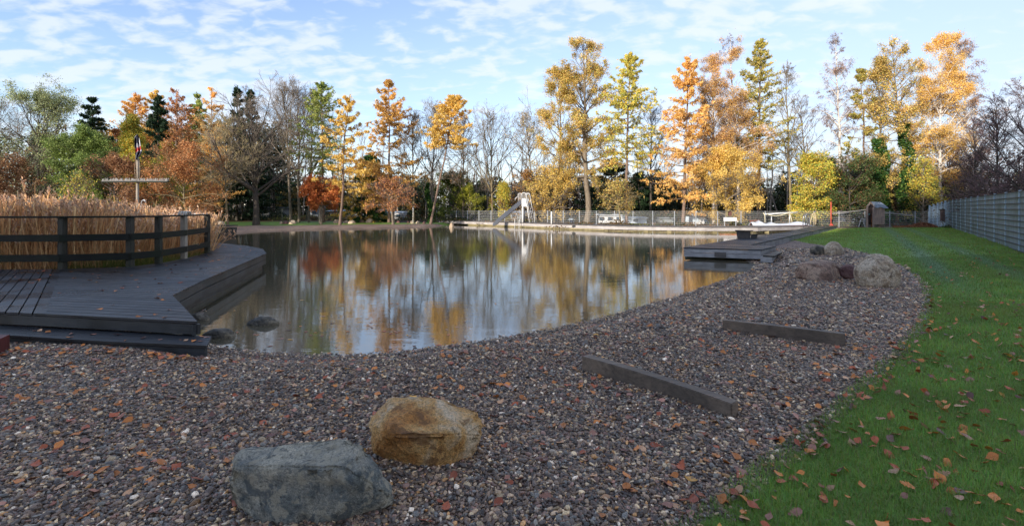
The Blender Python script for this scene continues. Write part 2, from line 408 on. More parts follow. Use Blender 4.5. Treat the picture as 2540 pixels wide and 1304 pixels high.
# ------------------------------------------------------------------ lawn blades
def blades(y0, y1, dens, ln, wd, V, Fs, C, off, poly=LAWN_R, xr=None):
    A0 = (y1 - y0); X1 = y1 * 1.1 + 2.8
    n = int(dens * A0 * (X1 + 0.5)); X = RNG.uniform(-0.5, X1, n); Y = RNG.uniform(y0, y1, n)
    k = X < Y * 1.1 + 2.8; X, Y = X[k], Y[k]
    sd = sdist(X, Y, poly); k = sd > RNG.exponential(0.05, len(X)) - 0.09 ; X, Y = X[k], Y[k]
    dn = 0.5 + 0.5 * np.sin(X * 3.1 + np.sin(Y * 2.3) * 2) * np.sin(Y * 3.7 + np.sin(X * 1.9) * 2)
    n = len(X); Z = height(X, Y)
    az = RNG.uniform(0, 6.283, n); L = ln * RNG.uniform(0.5, 1.25, n) * (0.85 + 0.3 * dn); lean = np.abs(RNG.normal(0.75, 0.45, n))
    d = np.stack([np.cos(az), np.sin(az)], -1); s = np.stack([-np.sin(az), np.cos(az)], -1) * (wd * RNG.uniform(0.7, 1.3, n) / 2)[:, None]
    b = np.stack([X, Y, Z - 0.004], -1)
    m_ = b.copy(); m_[:, :2] += d * (L * 0.5 * np.sin(lean * 0.5))[:, None]; m_[:, 2] += L * 0.52 * np.cos(lean * 0.5)
    t = m_.copy(); t[:, :2] += d * (L * 0.5 * np.sin(lean * 1.35))[:, None]; t[:, 2] += L * 0.5 * np.cos(lean * 1.35)
    s3 = np.concatenate([s, np.zeros((n, 1))], -1)
    W = np.stack([b - s3, b + s3, m_ + s3 * 0.8, m_ - s3 * 0.8, t], 1)
    q = np.array([[0, 1, 2], [0, 2, 3], [3, 2, 4]])
    c = np.stack([0.16 + 0.14 * RNG.random(n), 0.275 + 0.15 * RNG.random(n), 0.045 + 0.05 * RNG.random(n)], -1)
    c *= (0.7 + 0.45 * dn)[:, None]
    pt = np.clip(np.sin(X * 1.13 + 1.7 * np.sin(Y * .8)) + np.sin(Y * 1.31 + 1.3 * np.sin(X * 1.7)) - .35, 0, 1)[:, None] * .5; c = c * (1 - pt) + np.array([.24, .27, .06]) * pt
    dry = RNG.random(n) < 0.08; c[dry] = (0.26, 0.24, 0.10)
    st = np.clip(stripe_f(X, Y) * 0.8, 0, 0.75)[:, None]; c = c * (1 - st) + np.array([0.2, 0.3, 0.17]) * st
    V.append(W.reshape(-1, 3)); Fs.append((q[None] + (np.arange(n) * 5)[:, None, None]).reshape(-1, 3) + off); C.append(np.repeat(c, 5, 0))
    return off + n * 5
V, Fs, C = [], [], []; off = 0
off = blades(1.6, 4.2, 13000, 0.052, 0.0032, V, Fs, C, off)
off = blades(4.2, 8, 5200, 0.055, 0.0052, V, Fs, C, off)
off = blades(8, 15, 1500, 0.06, 0.010, V, Fs, C, off)
off = blades(15, 38, 260, 0.06, 0.022, V, Fs, C, off)
# rough grass along the foot of the grey fence
o = np_mesh('grass', np.concatenate(V), np.concatenate(Fs), M['blade'], cols=np.concatenate(C))
tag(o, 'short green mown lawn grass beside the pebble beach', 'grass', kind='stuff')
# ------------------------------------------------------------------ decks
def deck_boards(poly, ang, width, gap, z, thick, name, m, parent, clipq=None, rng=None):
    rng = rng or random.Random(3)
    dx = Vector((math.cos(ang), math.sin(ang), 0)); nrm = Vector((-math.sin(ang), math.cos(ang), 0))
    ts = [nrm.x * p[0] + nrm.y * p[1] for p in poly]; t = min(ts)
    out = bmesh.new(); cl = out.verts.layers.float_color.new('Col')
    while t < max(ts):
        bm = bmesh.new(); vs = [bm.verts.new((p[0], p[1], z + rng.uniform(-0.0015, 0.0015))) for p in poly]; bm.faces.new(vs)
        for off, s in ((t, -1), (t + width - gap, 1)):
            bmesh.ops.bisect_plane(bm, geom=bm.verts[:] + bm.edges[:] + bm.faces[:], plane_co=nrm * off, plane_no=nrm * s, clear_outer=True, dist=1e-6)
        if bm.faces:
            r = bmesh.ops.extrude_face_region(bm, geom=bm.faces[:])
            for v in [e for e in r['geom'] if isinstance(e, bmesh.types.BMVert)]: v.co.z -= thick
            k = rng.uniform(0.55, 1.7); tint = rng.uniform(-0.06, 0.06)
            mp = {v: out.verts.new(v.co) for v in bm.verts}
            for v in mp.values(): v[cl] = (k * (1 + tint), k, k * (1 - tint), 1)
            for f in bm.faces:
                try: out.faces.new([mp[v] for v in f.verts])
                except ValueError: pass
        bm.free(); t += width
    bmesh.ops.recalc_face_normals(out, faces=out.faces)
    org = ORG[parent.name]
    for v in out.verts: v.co -= org
    me = bpy.data.meshes.new(name); out.to_mesh(me); out.free()
    return link_mesh(name, me, m, parent, org)
def fascia(pts, bands, thick, name, m, parent, gap=0.012):
    """boards on edge along a polyline; bands = [(ztop, zbottom), ...]"""
    b = MB()
    for a, c in zip(pts[:-1], pts[1:]):
        for zt, zb in bands:
            b.bar(Vector((a[0], a[1], (zt + zb) / 2)), Vector((c[0], c[1], (zt + zb) / 2)), thick, zt - zb - gap)
    return b.build(name, m, parent)
ZD = 0.45
def Q(x, y, z=ZD): return P(x, y, z)
dk = thing('wooden_deck', Q(300, 780, 0.1), 'wet dark wooden deck with curved edge and black railing in the left foreground', 'deck')
front = [Q(-300, 764), Q(0, 773), Q(110, 778), Q(250, 785), Q(490, 797)]
right = [Q(490, 797), Q(428, 731.6), Q(503, 695), Q(661, 628)]
back = [Q(661, 628), Q(652, 617), Q(610, 609), Q(518, 600), Q(514, 627), Q(460, 640), Q(400, 652), Q(321, 661), Q(153, 667), Q(-300, 669)]
split_a, split_b = Q(113, 778), Q(151, 667)
ang_r = math.atan2(front[4].y - front[2].y, front[4].x - front[2].x)
ang_l = math.atan2(split_b.y - split_a.y, split_b.x - split_a.x)
polyR = [split_a, front[3]] + right + back[1:-2] + [split_b]
polyR = [split_a, front[3], right[0], right[1], right[2], right[3]] + back[1:8] + [split_b]
polyL = [front[0], front[1], split_a, split_b, back[-1]]
M['deck_r'] = plank_mat('wet_deck_planks', (0.018, 0.0195, 0.023), 0.33, ang_r)
M['deck_l'] = plank_mat('wet_deck_planks_lengthwise', (0.024, 0.027, 0.032), 0.31, ang_l)
M['deck_edge'] = wood('dark_wet_fascia', (0.026, 0.027, 0.028), 0.42, (3, 3, 60), (0.075, 0.08, 0.085), .3)
M['rail'] = wood('black_green_rail_wood', (0.014, 0.015, 0.013), 0.6, (4, 4, 40), (0.014, 0.022, 0.01), .2)
M['post'] = wood('weathered_post_wood', (0.05, 0.046, 0.038), 0.7, (30, 30, 3), (0.03, 0.038, 0.02), .25)
M['pale'] = wood('pale_grey_wood', (0.42, 0.39, 0.37), 0.7, (2, 2, 30), (0.3, 0.26, 0.24))
M['palepost'] = wood('pale_post_wood', (0.36, 0.31, 0.25), 0.75, (30, 30, 3), (0.2, 0.17, 0.12))
deck_boards(polyR, ang_r, 0.142, 0.014, ZD, 0.028, 'planking', M['deck_r'], dk)
tag(deck_boards(polyL, ang_l, 0.13, 0.015, ZD + 0.001, 0.028, 'planking', M['deck_l'], dk), 'deck boards with grooves running away from the water edge')
fascia([p + Vector((0, 0.03, 0)) for p in front], [(ZD - 0.03, ZD - 0.16)], 0.04, 'front_fascia', M['deck_edge'], dk)
fin = [p + Vector((-0.035, 0, 0)) for p in right] 
fascia(fin + [back[1] + Vector((-.03, -.03, 0)), back[2] + Vector((0, -.04, 0))], [(ZD - 0.03, ZD - 0.17), (ZD - 0.17, ZD - 0.31)], 0.035, 'side_fascia', M['deck_edge'], dk)
bs = MB()
for a, c in zip(right[1:-1], right[2:]):
    n_ = Vector(((c - a).y, -(c - a).x, 0)).normalized()
    bs.bar(Vector((a.x, a.y, 0.06)) - n_ * 0.16, Vector((c.x, c.y, 0.06)) - n_ * 0.16, 0.1, 0.13)
bs.build('support_beam', M['deck_edge'], dk)
# lower step
z1 = 0.27
st = thing('wooden_step', P(300, 850, 0.05), 'low wet black step strewn with leaves in front of the deck', 'step')
sf = [P(78, 834, z1), P(160, 840, z1), P(280, 847, z1), P(400, 852, z1), P(513, 857, z1)]
sb = [P(513, 857, z1) + Vector((-0.02, 0.42, 0)), P(-160, 800, z1), P(-160, 826, z1)]
sp_ = sf + [Vector((front[4].x + 0.13, front[4].y + 0.05, z1)), Vector((front[3].x, front[3].y + 0.05, z1)), Vector((front[1].x, front[1].y + 0.05, z1)), P(-160, 822, z1)]
deck_boards(sp_, ang_r, 0.145, 0.006, z1, 0.03, 'tread', M['deck_r'], st)
fascia([p + Vector((-0.03, 0.035, 0)) for p in [P(-160, 822, z1)] + sf], [(z1 - 0.032, z1 - 0.17)], 0.035, 'riser', M['deck_edge'], st)
# small red-brown ramp at the frame's left edge
rp = thing('red_ramp', P(-40, 850, 0.1), 'red brown grooved board ramp at the left edge of the deck step', 'ramp')
M['red'] = wood('red_brown_board', (0.16, 0.035, 0.03), 0.5, (3, 50, 3))
b = MB(); zr = 0.36
b.hexa([Vector((p.x, p.y, 0.12)) for p in (P(-160, 862, zr), P(-22, 850, zr), P(24, 829, zr), P(-160, 826, zr))], [P(-160, 862, zr), P(-22, 850, zr), P(24, 829, zr), P(-160, 826, zr)])
b.build('ramp_board', M['red'], rp)
# railing
rl = thing('deck_railing', Q(321, 661), 'black timber railing with three rails between the deck and the reeds', 'railing')
rpx = [(-190, 669), (-20, 669), (153, 667.5), (321, 662), (392, 654), (455, 641), (513, 625.5)]
for i, (x, y) in enumerate(rpx):
    a = Q(x, y); b = MB()
    b.bar(a + Vector((0, 0.02, -0.2)), a + Vector((0, 0.02, 1.1)), 0.12, 0.12, up=(0, 1, 0))
    b.build('post', M['palepost'] if i == 5 else M['post'], rl, bevel=0.006)
rp_ = [Q(x, y) for x, y in rpx]
def rail(z, w, h, off, nm):
    for a, c in zip(rp_[:-1], rp_[1:]):
        d = (c - a).normalized(); s = Vector((d.y, -d.x, 0)) * off; b = MB()
        e = d * 0.02
        b.bar(a + s - e + Vector((0, 0, z)), c + s + e + Vector((0, 0, z)), w, h)
        b.build(nm, M['rail'], rl, bevel=0.004)
rail(1.115, 0.15, 0.04, 0.0, 'top_rail'); rail(0.67, 0.035, 0.145, 0.06, 'middle_rail'); rail(0.245, 0.035, 0.15, 0.06, 'lower_rail')

# playground ship in the reeds: mast, yard, flag
D0 = 22.0
ms = PD(341, 560, D0); ms.z = 0.0
sh = thing('play_ship', ms, 'wooden play ship mast with crossbar and furled pirate style flag above the reeds', 'playground ship')
b = MB(); b.tube([ms, PD(341, 449, D0)], 0.06, 10, 0.055); b.build('mast', M['palepost'], sh, smooth=True)
b = MB(); b.tube([PD(342, 449, D0) + Vector((0, 0.02, 0)), PD(341, 392, D0)], 0.055, 10, 0.045); b.build('topmast', M['palepost'], sh, smooth=True)
b = MB(); ya, yb = PD(258, 451, D0) + Vector((0, -0.1, 0)), PD(421, 451, D0) + Vector((0, -0.1, 0))
b.bar(ya, yb, 0.09, 0.07); b.box(PD(341, 450, D0), (0.26, 0.3, 0.05)); b.build('yard', M['rail'], sh)
b = MB(); rr = random.Random(5)
for i in range(150):
    t = rr.random(); c = ya.lerp(yb, t) + Vector((0, rr.uniform(-.05, .05), 0.04)); h = rr.uniform(0.05, 0.13); a = rr.uniform(-.03, .03)
    b.bar(c, c + Vector((a, 0, h)), 0.018, 0.012)
b.bar(ya + Vector((0, 0, .045)), yb + Vector((0, 0, .045)), .1, .012)
b.build('spike_strip', simple('spike_grey', (0.35, 0.34, 0.33), 0.5), sh)['kind'] = 'stuff'
b = MB(); 
b.tube([PD(337, 394, D0), PD(334, 420, D0), PD(336, 449, D0)], 0.012, 5); b.tube([PD(345, 394, D0), PD(347, 420, D0), PD(345, 449, D0)], 0.012, 5); b.build('rope', simple('rope', (0.25, 0.21, 0.15)), sh)
# limp flag
def cloth(pxrows, D, name, parent, fm):
    rows = []; ncol = 14
    for j, (y, x0, x1) in enumerate(pxrows):
        row = []
        for i in range(ncol):
            t = i / (ncol - 1); x = x0 + (x1 - x0) * t
            row.append(PD(x, y, D - 0.09 * math.sin(t * 13 + j * 0.7) - 0.05))
        rows.append(row)
    vs = [p for r in rows for p in r]; fs = [(j * ncol + i, j * ncol + i + 1, (j + 1) * ncol + i + 1, (j + 1) * ncol + i) for j in range(len(rows) - 1) for i in range(ncol - 1)]
    b = MB(); b.add(vs, fs); return b.build(name, fm, parent, smooth=True)
x = N('flag_cloth'); v = x.coord((3.0, 1, 1.0), (0, 0.22, 0))
f = x.noise(v, 1.6, 2, 0.5, 0.6); c = x.ramp(f, [(0.40, (0.02, 0.025, 0.05)), (0.50, (0.05, 0.06, 0.11)), (0.53, (0.5, 0.5, 0.55)), (0.62, (0.6, 0.6, 0.62))])
sx = x.n('ShaderNodeSeparateXYZ'); x.l(x.coord(), sx.inputs[0])
z_red = PD(341, 374, D0).z - ms.z
rd = x.math('LESS_THAN', x.math('ABSOLUTE', x.math('ADD', x.math('SUBTRACT', sx.outputs[2], z_red), x.math('MULTIPLY', sx.outputs[0], -0.4))), 0.085)
low = x.math('LESS_THAN', sx.outputs[2], z_red - 0.05)
c = x.mix(low, c, (0.035, 0.04, 0.07)); x.col(x.mix(rd, c, (0.5, 0.05, 0.04))).rough(0.7)
cloth([(334, 339, 342), (340, 334, 345), (352, 333, 347), (366, 334, 350), (374, 336, 352), (380, 335, 352), (388, 336, 346), (396, 336, 340)], D0 - 0.05, 'flag', sh, x.m)
# ship rails and gunwale (pale boards seen through the railing)
b = MB()
b.bar(PD(300, 541, D0 - 3), PD(462, 531, D0 - 5), 0.12, 0.05); b.bar(PD(400, 529, D0 - 4), PD(512, 531, D0 - 5.5), 0.1, 0.05)
b.build('handrail', M['pale'], sh)
b = MB(); b.hexa([PD(430, 550, 18), PD(462, 546, 17.5), PD(462, 546, 17.6), PD(430, 550, 18.1)], [PD(430, 536, 18), PD(462, 534, 17.5), PD(462, 534, 17.6), PD(430, 536, 18.1)])
b.hexa([PD(380, 546, 18.2), PD(410, 543, 18), PD(410, 543, 18.1), PD(380, 546, 18.3)], [PD(383, 541, 18.2), PD(424, 534, 18), PD(424, 534, 18.1), PD(383, 541, 18.3)])
b.build('hull_boards', M['pale'], sh)
for (x_, D_) in ((431, 18.5), (478, 17.2), (493, 17.0), (504, 16.9)):
    p = PD(x_, 529, D_); b = MB(); b.bar(Vector((p.x, p.y, 0)), p, 0.13, 0.13, up=(0, 1, 0)); b.build('ship_post', M['palepost'], sh)
b = MB(); c0 = PD(460, 530, 12.4)
for k in range(4):
    b.tube([c0 + Vector((-0.12 + 0.06 * k, -.09, -0.04)), c0 + Vector((-0.11 + 0.06 * k, -.06, 0.05)), c0 + Vector((-0.10 + 0.06 * k, .06, 0.05)), c0 + Vector((-0.09 + 0.06 * k, .09, -0.04))], 0.022, 6)
rope = b.build('rope_lashing', simple('white_rope', (0.5, 0.46, 0.4)), None, origin=c0, smooth=True)
tag(rope, 'pale rope lashed over the top rail by the light post', 'rope')
M['steel'] = simple('galvanised_steel', (0.45, 0.47, 0.5), 0.35, 0.15, 5, 0.7)
M['white'] = simple('white_paint', (0.78, 0.78, 0.77), 0.4, 0.05, 3)
b = MB(); h0 = PD(346, 543, 22.5)
b.tube([h0, PD(350, 515, 22.5), PD(352, 499, 22.5), PD(356, 496, 22.5), PD(360, 497, 22.5), PD(361, 503, 22.5)], 0.03, 8)
tag(b.build('shower_pipe', M['steel'], None, origin=h0, smooth=True), 'bent shiny steel shower pipe rising from the reeds', 'shower pipe')
# dark landing behind the deck
ld = thing('landing_stage', PD(500, 590, 27), 'low dark stone and timber landing stage behind the curved deck', 'landing stage')
a0 = PD(537, 592, 28); b = MB()
for k in range(3):
    b.box((a0.x - 1.5 + 0.03 * k, a0.y + 1.0, 0.10 + 0.2 * k), (3.0, 2.0, 0.19))
b.build('wall_course', M['deck_edge'], ld); b = MB(); b.box((a0.x - 1.5, a0.y + 1, 0.71), (3.15, 2.15, 0.05)); b.build('landing_top', M['rail'], ld)
b = MB(); q0 = PD(519, 590, 14.6); b.bar(PD(515, 566, 15), PD(523, 566, 15), 0.2, 0.2)

# ------------------------------------------------------------------ right platform with walkway
Z2 = 0.40
def T(x, y): return P(x, y, Z2)
M['plat'] = plank_mat('blue_grey_wet_boards', (0.026, 0.030, 0.038), 0.42, 0.0)
M['platface'] = wood('grey_weathered_fascia', (0.36, 0.34, 0.33), 0.6, (2, 2, 28), (0.12, 0.12, 0.12))
pf = thing('platform', T(1790, 618), 'dark wooden bathing platform with grey weathered sides reaching into the pond', 'platform')
plat = [T(1695, 613.5), T(1890, 619), T(1925, 610), T(1861, 607), T(2076, 560.5), T(2013, 560.5), T(1955, 574.5), T(1830, 592)]
deck_boards(plat, math.atan2(plat[1].y - plat[0].y, plat[1].x - plat[0].x), 0.145, 0.008, Z2, 0.035, 'planking', M['plat'], pf)
def shrink(pts, d):
    c = sum((Vector((p[0], p[1], 0)) for p in pts), Vector()) / len(pts); return pts
e1 = [plat[7] + Vector((.04, 0, 0)), plat[0] + Vector((.05, .03, 0)), plat[1] + Vector((-.03, .03, 0)), plat[2] + Vector((-.04, -.02, 0))]
fascia(e1, [(Z2 - .036, Z2 - .17), (Z2 - .17, Z2 - .32)], 0.04, 'side_boards', M['platface'], pf)
fascia([plat[3] + Vector((-.05, 0.02, 0)), plat[4] + Vector((-.06, 0, 0))], [(Z2 - .036, Z2 - .17), (Z2 - .17, Z2 - .3)], 0.04, 'walkway_side', M['platface'], pf)
b = MB()
b.bar(P(1706, 640, 0.02) + Vector((0, .25, -.03)), P(1888, 644, 0.02) + Vector((-.2, .3, -.03)), 0.2, 0.12)
b.build('support_beam', wood('mossy_beam', (0.10, 0.10, 0.06), 0.7, (3, 3, 30)), pf)
b = MB(); sgn = P(1787, 631, 0.25); sgn = PD(1786.5, 631.5, plat[0].y * 0.52 + plat[1].y * 0.48 - 0.035)
b.box(sgn, (0.36, 0.03, 0.155), ang_r * 0 + math.atan2(plat[1].y - plat[0].y, plat[1].x - plat[0].x)); b.build('name_board', wood('brown_board', (0.10, 0.085, 0.075), 0.6, (3, 3, 40)), pf)
sp2 = thing('platform_step', P(1915, 640, 0.1), 'small blue grey wooden step at the right corner of the platform', 'step')
b = MB(); zz = 0.27
q = [P(1892, 633, zz), P(1921, 634.5, zz), P(1941, 625, zz), P(1925, 622, zz)]
b.hexa([Vector((p.x, p.y, zz - .04)) for p in q], q); b.build('tread', M['plat'], sp2)
b = MB(); b.hexa([Vector((p.x * .995, p.y + .05, 0.05)) for p in q], [Vector((p.x * .995, p.y + .05, zz - .042)) for p in q]); b.build('riser', M['platface'], sp2)
# box bench on the platform
bx = thing('box_bench', T(1848, 592), 'flared wooden box seat with a low step standing on the platform edge', 'box seat')
Db = T(1848, 592).y
def B(x, y, d=0.0): return PD(x, y, Db + d)
b = MB(); b.hexa([B(1829, 591.5), B(1861, 592), B(1861, 592, .5), B(1829, 591.5, .5)], [B(1826, 573), B(1862, 574), B(1862, 574, .6), B(1826, 573, .6)]); b.build('body', wood('grey_brown_box', (0.085, 0.07, 0.06), 0.7, (30, 30, 4)), bx)
b = MB(); b.hexa([B(1823.5, 572.8, -.05), B(1868, 573.8, -.05), B(1868, 573.8, .65), B(1823.5, 572.8, .65)], [B(1823.5, 570.6, -.05), B(1868, 571.4, -.05), B(1868, 571.4, .65), B(1823.5, 570.6, .65)]); b.build('lid', M['deck_edge'], bx)
b = MB(); b.hexa([B(1862, 592), B(1877, 591), B(1877, 591, .4), B(1862, 592, .4)], [B(1862, 582.6), B(1880, 582), B(1880, 582, .4), B(1862, 582.6, .4)]); b.hexa([B(1861, 582.6, -.02), B(1883, 582, -.02), B(1883, 582, .42), B(1861, 582.6, .42)], [B(1861, 581, -.02), B(1883, 580.4, -.02), B(1883, 580.4, .42), B(1861, 581, .42)])
b.build('low_step', wood('grey_step', (0.06, 0.055, 0.05), 0.7), bx)

# ------------------------------------------------------------------ far jetty
fpx = [(1087, 547.5), (1160, 549), (1230, 551), (1310, 553.6), (1400, 557), (1497, 560), (1560, 561.5), (1660, 563), (1750, 564), (1880, 564), (2013, 560.5)]
fe = [T(x, y) for x, y in fpx]
far = thing('jetty', fe[4], 'long pale grey jetty along the far side of the pond', 'jetty')
def outward(i):
    a = fe[max(i - 1, 0)]; c = fe[min(i + 1, len(fe) - 1)]; d = (c - a).normalized(); return Vector((-d.y, d.x, 0))
bk = [fe[i] + outward(i) * 3.0 for i in range(len(fe))]
b = MB()
for i in range(len(fe) - 1): b.hexa([Vector((p.x, p.y, Z2 - .04)) for p in (fe[i], fe[i + 1], bk[i + 1], bk[i])], [fe[i], fe[i + 1], bk[i + 1], bk[i]])
b.build('planking', wood('grey_jetty_boards', (0.17, 0.15, 0.14), 0.6, (4, 4, 4)), far)
fb = [p + outward(i) * 0.03 for i, p in enumerate(fe)]
fascia(fb, [(Z2 - .036, Z2 - .15), (Z2 - .152, Z2 - .255)], 0.04, 'edge_boards', M['pale'], far, 0.006)
M['mossy'] = wood('olive_beam', (0.30, 0.25, 0.13), 0.7, (2, 2, 30))
lb = [p + outward(i) * 0.1 for i, p in enumerate(fe)]
b = MB()
for i in range(1, 5): b.bar(Vector((lb[i].x, lb[i].y, 0.08)), Vector((lb[i + 1].x, lb[i + 1].y, 0.08)), 0.1, 0.12)
for i in range(5, len(fe) - 1): b.bar(Vector((lb[i].x, lb[i].y, 0.05)) + outward(i) * .2, Vector((lb[i + 1].x, lb[i + 1].y, 0.05)) + outward(i) * .2, 0.1, 0.05)
b.build('lower_beam', M['mossy'], far)
for x_ in (1505, 1553, 1605, 1662, 1718, 1775, 1840, 1903):
    i = max(k for k in range(len(fpx)) if fpx[k][0] <= x_); t = (x_ - fpx[i][0]) / (fpx[i + 1][0] - fpx[i][0]); p = fe[i].lerp(fe[i + 1], t)
    b = MB(); b.box((p.x, p.y + .22, 0.06), (0.3, .2, .15)); b.build('pile_head', M['mossy'], far)
b = MB(); p = fe[4].lerp(fe[5], 0.28)
b.box((p.x, p.y - 0.03, .3), (0.42, .05, .14)); b.build('rubber_fender', simple('black_rubber', (0.03, 0.03, 0.03), .7), far)

# pool ladder at the jetty
def handrail(name, pts, r, m, label, cat, group=None, rungs=None):
    o_ = thing(name, pts[0][0], label, cat, group)
    for k, pl in enumerate(pts):
        b = MB(); b.tube(pl, r, 8); b.build('rail', m, o_, smooth=True)
    if rungs:
        for a, c in rungs: b = MB(); b.bar(a, c, 0.08, 0.03); b.build('rung', M['post'], o_)
    return o_
DL = fe[3].y + 0.3
handrail('pool_ladder', [[PD(1277, 574, DL - .45), PD(1277, 545, DL - .45), PD(1280.5, 530, DL - .35), PD(1283, 530, DL + .2), PD(1283.5, 552, DL + .4)],
                         [PD(1287.5, 574, DL - .45), PD(1287.5, 546, DL - .45), PD(1290.5, 534, DL - .35), PD(1293, 534, DL + .2), PD(1293, 552, DL + .4)]], 0.027, M['white'],
         'white tubular pool ladder dipping into the water beside the slide', 'pool ladder', rungs=[(PD(1277, y, DL - .45), PD(1287.5, y, DL - .45)) for y in (556, 561, 566)])
# ------------------------------------------------------------------ water slide
S0 = P(1296.5, 551.5, Z2); DS = S0.y
sl = thing('water_slide', S0, 'white and steel water slide with a ladder on the far jetty', 'water slide')
def W_(x, y, d=0.0): return PD(x, y, DS + d)
M['chute'] = simple('steel_chute', (0.3, 0.32, 0.37), 0.35, 0.15, 2, 0.55)
b = MB(); b.tube([Vector((S0.x, S0.y, Z2)), W_(1296.5, 511)], 0.085, 12); b.build('pole', M['white'], sl, smooth=True)
b = MB(); b.tube([Vector((S0.x + .17, S0.y + .3, Z2)), W_(1300.5, 511, .3)], 0.06, 12); b.build('pole', M['steel'], sl, smooth=True)
b = MB(); b.hexa([W_(1294, 512.2, -.3), W_(1307.5, 512.2, -.3), W_(1307.5, 512.2, -.26), W_(1294, 512.2, -.26)], [W_(1294, 492, -.3), W_(1303.3, 492, -.3), W_(1303.3, 492, -.26), W_(1294, 492, -.26)]); b.build('front_panel', M['white'], sl)
b = MB(); b.hexa([W_(1299, 512, .4), W_(1311, 512, .4), W_(1311, 512, .44), W_(1299, 512, .44)], [W_(1296, 493, .4), W_(1311, 493, .4), W_(1311, 493, .44), W_(1296, 493, .44)]); b.build('back_panel', M['steel'], sl)
b = MB(); b.hexa([W_(1294.4, 505, -.25), W_(1308, 505, -.25), W_(1309, 505, .38), W_(1294.4, 505, .38)], [W_(1294.4, 504, -.25), W_(1308, 504, -.25), W_(1309, 504, .38), W_(1294.4, 504, .38)]); b.build('platform_floor', M['steel'], sl)
tn = W_(1294, 493, -.28); bn = W_(1222.5, 551.5, -2.0)
wd_ = Vector((0.12, .62, 0))
b = MB(); wallh = 0.42
def pt(t, side, up): 
    p = tn.lerp(bn, t); 
    if t > 0.93: p = p + Vector((0, 0, 0.12 * (t - .93) / .07))
    return p + wd_ * side + Vector((0.0, 0, -wallh * (1 - up)))
ns = 12; prof = [(0, 1), (0.05, 0.02), (0.95, 0.02), (1, 1)]; prof2 = [(1.06, 1), (1.02, -0.06), (-0.02, -0.06), (-0.06, 1)]
rings = []
for i in range(ns + 1):
    t = i / ns; hh = 1 if t < .85 else 1 - (t - .85) * 3.2
    rings.append([pt(t, s, u * hh if u > 0.5 else u) for s, u in prof] + [pt(t, s, u * hh if u > 0.5 else u) for s, u in prof2])
k = 8; vs = [p for r in rings for p in r]
fs = [(i * k + j, i * k + (j + 1) % k, (i + 1) * k + (j + 1) % k, (i + 1) * k + j) for i in range(ns) for j in range(k)] + [tuple(range(k)), tuple(ns * k + j for j in reversed(range(k)))]
b.add(vs, fs); b.build('chute', M['chute'], sl)
b = MB(); b.tube([W_(1285.5, 500, 0.2), W_(1285.5, 481, .2), W_(1287, 479.5, .2), W_(1294, 480, -.28), W_(1294, 495, -.28)], 0.022, 8)
b.tube([W_(1278.5, 498, .3), W_(1277.5, 493, .3), W_(1284, 487, .3)], 0.025, 8); b.build('guard_rail', M['white'], sl, smooth=True)
b = MB(); b.tube([W_(1294.5, 493, -.3), W_(1294.5, 481, -.3), W_(1296.5, 478.3, -.3), W_(1302.5, 478.3, -.3), W_(1304.5, 481, -.3), W_(1315.5, 541, -.3)], 0.03, 8); b.build('handrail', M['white'], sl, smooth=True)
b = MB(); b.tube([W_(1305, 480, .38), W_(1311.5, 479.5, .38), W_(1314, 482, .38), W_(1324, 541.5, .38)], 0.034, 8); b.build('handrail', M['white'], sl, smooth=True)
b = MB()
for x_ in (1296.5, 1299, 1301.2, 1303.5): b.tube([W_(x_, 480, -.3), W_(x_, 492.5, -.3)], 0.009, 6)
for x_ in (1306, 1308.3, 1310.5): b.tube([W_(x_, 480, .4), W_(x_, 493, .4)], 0.009, 6)
for x_ in (1287.5, 1289.6, 1291.6): b.tube([W_(x_, 481, .1), W_(x_, 495, .1)], 0.009, 6)
b.build('balusters', M['white'], sl)
for (x0, y0, x1, y1, d) in ((1307, 510, 1313.8, 554.3, -.3), (1311.5, 494, 1322, 554, .35)):
    b = MB(); b.tube([W_(x0, y0, d), W_(x1, y1 - 0.4, d)], 0.028, 8); b.build('ladder_rail', M['white'], sl, smooth=True)
for i in range(7):
    t = (i + .5) / 7; b = MB(); a = W_(1307 + 6.8 * t, 510 + 44 * t, -.3); c = W_(1311.5 + 10.5 * (0.27 + .73 * t), 494 + 60 * (0.27 + .73 * t), .35); b.bar(a, c, 0.12, 0.025); b.build('ladder_step', M['steel'], sl)

# ------------------------------------------------------------------ fences
M['wire'] = simple('galvanised_wire', (0.6, 0.62, 0.62), 0.5, .1, 5, .1)
M['fpost'] = simple('galvanised_post', (0.5, 0.53, 0.56), 0.45, .1, 5, .4)
M['greenwire'] = simple('dark_green_wire', (0.03, 0.055, 0.04), 0.5)
def mesh_fence(name, pts, z0, z1, label, wm, pm, pitch=0.06, rows=7, pr=0.024):
    ft = thing(name, (pts[0][0], pts[0][1], z0), label, 'fence')
    for i, p in enumerate(pts):
        b = MB(); b.bar((p[0], p[1], z0 - .1), (p[0], p[1], z1 + .04), pr * 2, pr * 2, up=(0, 1, 0)); b.build('post', pm, ft)
    for a, c in zip(pts[:-1], pts[1:]):
        a = Vector((a[0], a[1], 0)); c = Vector((c[0], c[1], 0)); d = c - a; L = d.length; b = MB()
        for r in range(rows + 1):
            z = z0 + .05 + (z1 - z0 - .05) * r / rows; b.bar(a + Vector((0, -.02, z)), c + Vector((0, -.02, z)), 0.009, 0.009)
        n_ = int(L / pitch)
        for k_ in range(1, n_):
            q_ = a + d * k_ / n_; b.bar(Vector((q_.x, q_.y, z0 + .03)), Vector((q_.x, q_.y, z1)), 0.0028, 0.0028, up=(0, 1, 0))
        b.build('mesh_panel', wm, ft)
    return ft
